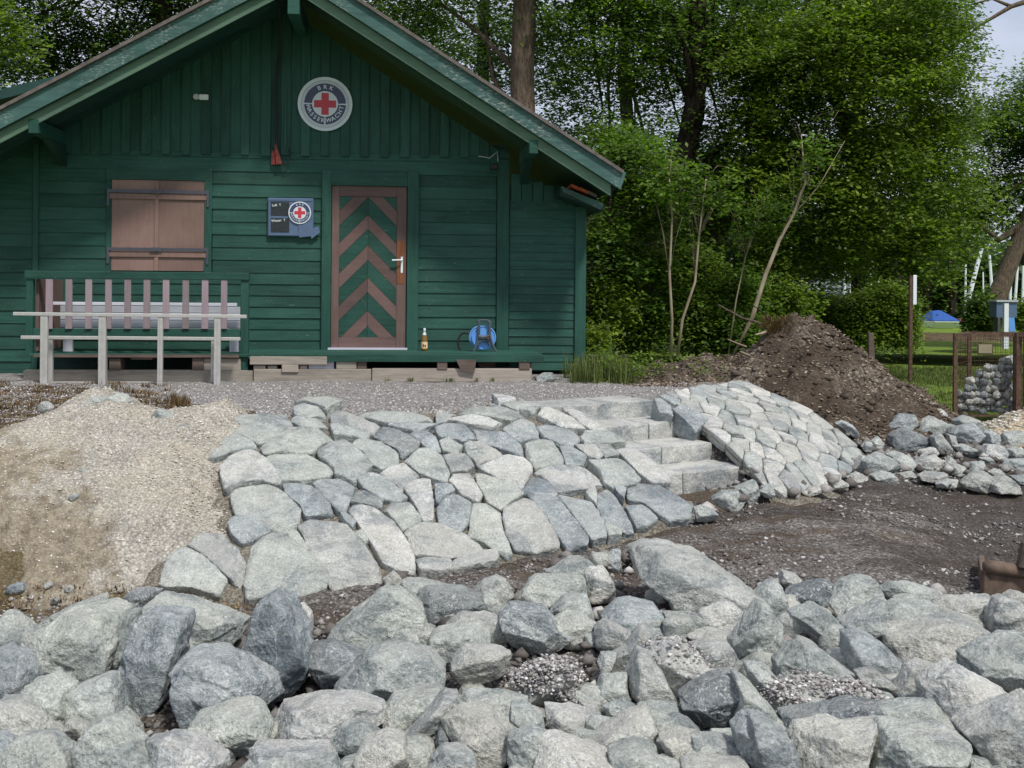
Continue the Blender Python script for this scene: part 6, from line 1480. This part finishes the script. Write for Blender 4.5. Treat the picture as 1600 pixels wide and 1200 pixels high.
q = MB().hexa([(-.04, -.04, 0), (.04, -.04, 0), (.04, .04, 0), (-.04, .04, 0), (-.045, -.03, .36), (.025, -.03, .33), (.025, .03, .33), (-.045, .03, .36)]); tag(q.build('stake', M['raw_dark'], None, .004, loc=at(1361, 560, 14.2)), 'short grey wooden stake behind the right flank of the mulch heap', 'stake')
pl = at(1571, 545, 17); q1 = MB().box(-.035, .035, -.03, .03, 0, at(1571, 474, 17).z - pl.z); tag(q1.build('pole', M['white'], None, loc=pl), 'white square pole standing before the grey cabinet', 'pole')
pl = at(1569, 518, 20); u_ = px_m(1, 20)
two('cabinet', 'grey electrical cabinet on blue legs at the far right', 'cabinet', [('box', MB().box(-16 * u_, 16 * u_, -.1, .2, 22 * u_, 46 * u_), 'boardblue'), ('lid', MB().box(-17 * u_, 17 * u_, -.13, .22, 46 * u_, 49 * u_), 'greywhite'), ('leg', MB().hexa([(4 * u_, -.1, 0), (14 * u_, -.1, 0), (14 * u_, .1, 0), (4 * u_, .1, 0), (2 * u_, -.1, 22 * u_), (12 * u_, -.1, 22 * u_), (12 * u_, .1, 22 * u_), (2 * u_, .1, 22 * u_)]), 'reelblue'), ('leg', MB().box(-14 * u_, -10 * u_, -.1, .1, 0, 22 * u_), 'steel')], pl)
# boats
def boat(px, py, d, w, h, label, cover, hull):
    u_ = px_m(1, d); t_ = thing('boat', label, 'boat', at(px, py, d), 0, 'boats laid up beyond the lawn'); W2 = w * u_ / 2; H_ = h * u_
    q = MB().hexa([(-W2 * .7, -.5, 0), (W2 * .75, -.5, 0), (W2 * .75, .5, 0), (-W2 * .7, .5, 0), (-W2, -.8, H_ * .45), (W2, -.8, H_ * .45), (W2, .8, H_ * .45), (-W2, .8, H_ * .45)]); q.build('hull', M[hull], t_, .05)
    q = MB().hexa([(-W2, -.8, H_ * .45), (W2, -.8, H_ * .45), (W2, .8, H_ * .45), (-W2, .8, H_ * .45), (-W2 * .5, -.1, H_), (W2 * .1, -.1, H_ * 1.05), (W2 * .1, .1, H_ * 1.05), (-W2 * .5, .1, H_)]); q.build('cover', M[cover], t_, .03); return t_
M['boatblue'] = plain('blue_boat_cover', lin(34, 80, 150), .6); M['boatred'] = plain('dark_red_hull', lin(120, 34, 40), .5)
boat(1466, 513, 38, 44, 27, 'boat under a blue cover on the grass beyond the hornbeam', 'boatblue', 'white'); boat(1503, 512, 40, 30, 14, 'low dark red boat right of the blue covered one', 'boatred', 'white')
G2_ = 'boat masts in the far boatyard'
for (p0, p1, r_, lb) in (((1508, 505), (1509, 412), .05, 'thin white mast left of the thick leaning one'), ((1510, 480), (1534, 388), .10, 'thick white mast leaning to the right'), ((1551, 468), (1546, 398), .07, 'white mast leaning slightly left of the brown far trunk'),
        ((1537, 500), (1536, 425), .04, 'faint grey mast between the leaning ones'), ((1578, 472), (1580, 424), .06, 'short white mast just right of the far trunk'), ((1586, 472), (1591, 404), .06, 'white mast with a slight lean above the cabinet'), ((1598, 475), (1599, 415), .06, 'mast touching the right edge'),
        ((1221, 470), (1220, 395), .05, 'white mast seen through leaves left of the white boathouse'), ((1228, 470), (1229, 405), .045, 'second mast in front of the white boathouse, reddish'), ((1237, 470), (1236, 385), .04, 'thin tall mast beside the boathouse window'), ((1320, 468), (1320, 375), .05, 'mast showing through leaves right of the boathouse'),
        ((1347, 452), (1347, 432), .05, 'mast stub behind the white panel'), ((1360, 460), (1361, 416), .05, 'mast right of the white panel'), ((1373, 465), (1374, 430), .06, 'white mast nearest the hornbeam trunk'), ((1084, 520), (1084, 468), .04, 'mast glimpsed behind the grey mottled trunk'), ((1142, 410), (1142, 395), .05, 'mast tip between saplings')):
    stick('mast', lb, 'mast', p0, p1, r_, 'white', 42, G2_, r1=r_ * .7)
u_ = px_m(1, 46); pl = at(1285, 486, 46)
bh = thing('boathouse', 'white boathouse with blue panels glimpsed behind the hedge', 'building', pl)
MB().box(-50 * u_, -28 * u_, 0, 4, 0, 56 * u_).box(10 * u_, 44 * u_, 0, 4, 0, 60 * u_).build('wall', M['white'], bh); MB().box(-52 * u_, 48 * u_, .5, 4, 0, 46 * u_).build('wall', M['greywhite'], bh); MB().box(-46 * u_, -28 * u_, -.3, 0, 58 * u_, 84 * u_).build('panel', M['boatblue'], bh)
MB().prism([(-56 * u_, 84 * u_), (52 * u_, 62 * u_), (52 * u_, 66 * u_), (-56 * u_, 90 * u_)], .4, 4.5).build('roof', M['roofing'], bh)
for k in range(6): MB().box(11 * u_, 43 * u_, -.08, -.01, (10 + k * 8) * u_, (13 + k * 8) * u_).build('board', M['steel'], bh)
u_ = px_m(1, 30); tag(MB().box(-8 * u_, 8 * u_, -.03, .03, 0, 9 * u_).box(-1 * u_, 1 * u_, .03, .08, -35 * u_, 4 * u_).build('notice_panel', M['white'], None, .01, loc=at(1346, 458, 30)), 'small white panel showing above the hedge', 'sign')
# green garden bench on the lawn edge
M['bench_green'] = plain('green_bench_paint', lin(24, 84, 62), .6); pl = at(1412, 530, 22); u_ = px_m(1, 22); gb = thing('garden_bench', 'green garden bench on the lawn left of the rusty post', 'bench', pl)
for k in range(3): MB().box(-26 * u_, 10 * u_, .2, .23, (16 + k * 6) * u_, (20 + k * 6) * u_).build('back_slat', M['bench_green'], gb)
for k in range(3): MB().box(-26 * u_, 10 * u_, -.25 + k * .14, -.14 + k * .14, 11 * u_, 13 * u_).build('seat_slat', M['bench_green'], gb)
for s_ in (-24, 7): MB().box(s_ * u_, (s_ + 3) * u_, -.22, .22, -.02, 11 * u_).build('leg', M['raw_dark'], gb)
# bare earth round the far tree
q = hit(1470, 538, .02); tag(MB().lathe([(2.4, 0), (1.6, .05), (.3, .09)], (0, 0, 0), 24).build('bare_earth', M['soil'], None, loc=at(1480, 527, 24)), 'bare brown earth patch at the far end of the lawn', kind='stuff')

# ------------------------------------------------------------------ rusty bucket at the right edge
bd = 6.35; pl = at(1535, 940, bd); u_ = px_m(1, bd)
bk = thing('steel_bucket', 'rusty steel digger bucket lip cut off by the right edge, behind boulders', 'bucket', pl)
L1 = at(1760, 915, bd + .4) - pl; L0 = at(1541, 886, bd) - pl
lipm = MB(); lipm.tube([L0 + Vector((-.01, 0, 0)), L0 + Vector((.03, 0, 0)), L1], [.034, .043, .043], 14); M['bucket'] = plain('brown_worn_steel', lin(104, 88, 76), .8, .1, .3, .35, 14, .5); lipm.build('lip', M['bucket'], bk, smooth=True)
MB().hexa([(L0.x - .02, .0, -.35), (L1.x, L1.y, -.35), (L1.x, L1.y + .03, -.35), (L0.x - .02, .03, -.35), (L0.x - .02, L0.y - .02, L0.z - .02), (L1.x, L1.y - .02, L1.z - .02), (L1.x, L1.y + .02, L1.z - .02), (L0.x - .02, L0.y + .02, L0.z - .02)]).build('front_plate', M['bucket'], bk, .004)
MB().hexa([(L0.x - .02, .03, -.35), (L0.x + .02, .03, -.35), (L0.x + .3, .7, -.35), (L0.x + .26, .7, -.35), (L0.x - .02, .03, L0.z - .03), (L0.x + .02, .03, L0.z - .03), (L0.x + .3, .7, L0.z - .1), (L0.x + .26, .7, L0.z - .1)]).build('side_plate', M['bucket'], bk, .004)
a = at(1593, 889, bd) - pl; q = MB(); q.hexa([(a.x, a.y, a.z), (a.x + .3, a.y, a.z - .03), (a.x + .3, a.y + .06, a.z - .03), (a.x, a.y + .06, a.z), (a.x + .03, a.y, a.z + .16), (a.x + .3, a.y, a.z + .2), (a.x + .3, a.y + .06, a.z + .2), (a.x + .03, a.y + .06, a.z + .16)]); q.build('arm', M['raw_dark'], bk, .01)
print('leaves', LEAFN)
print('script seconds', round(time.time() - T0, 1), 'tris', sum(sum(len(p.vertices) - 2 for p in o.data.polygons) if False else len(o.data.polygons) for o in bpy.data.objects if o.type == 'MESH'))
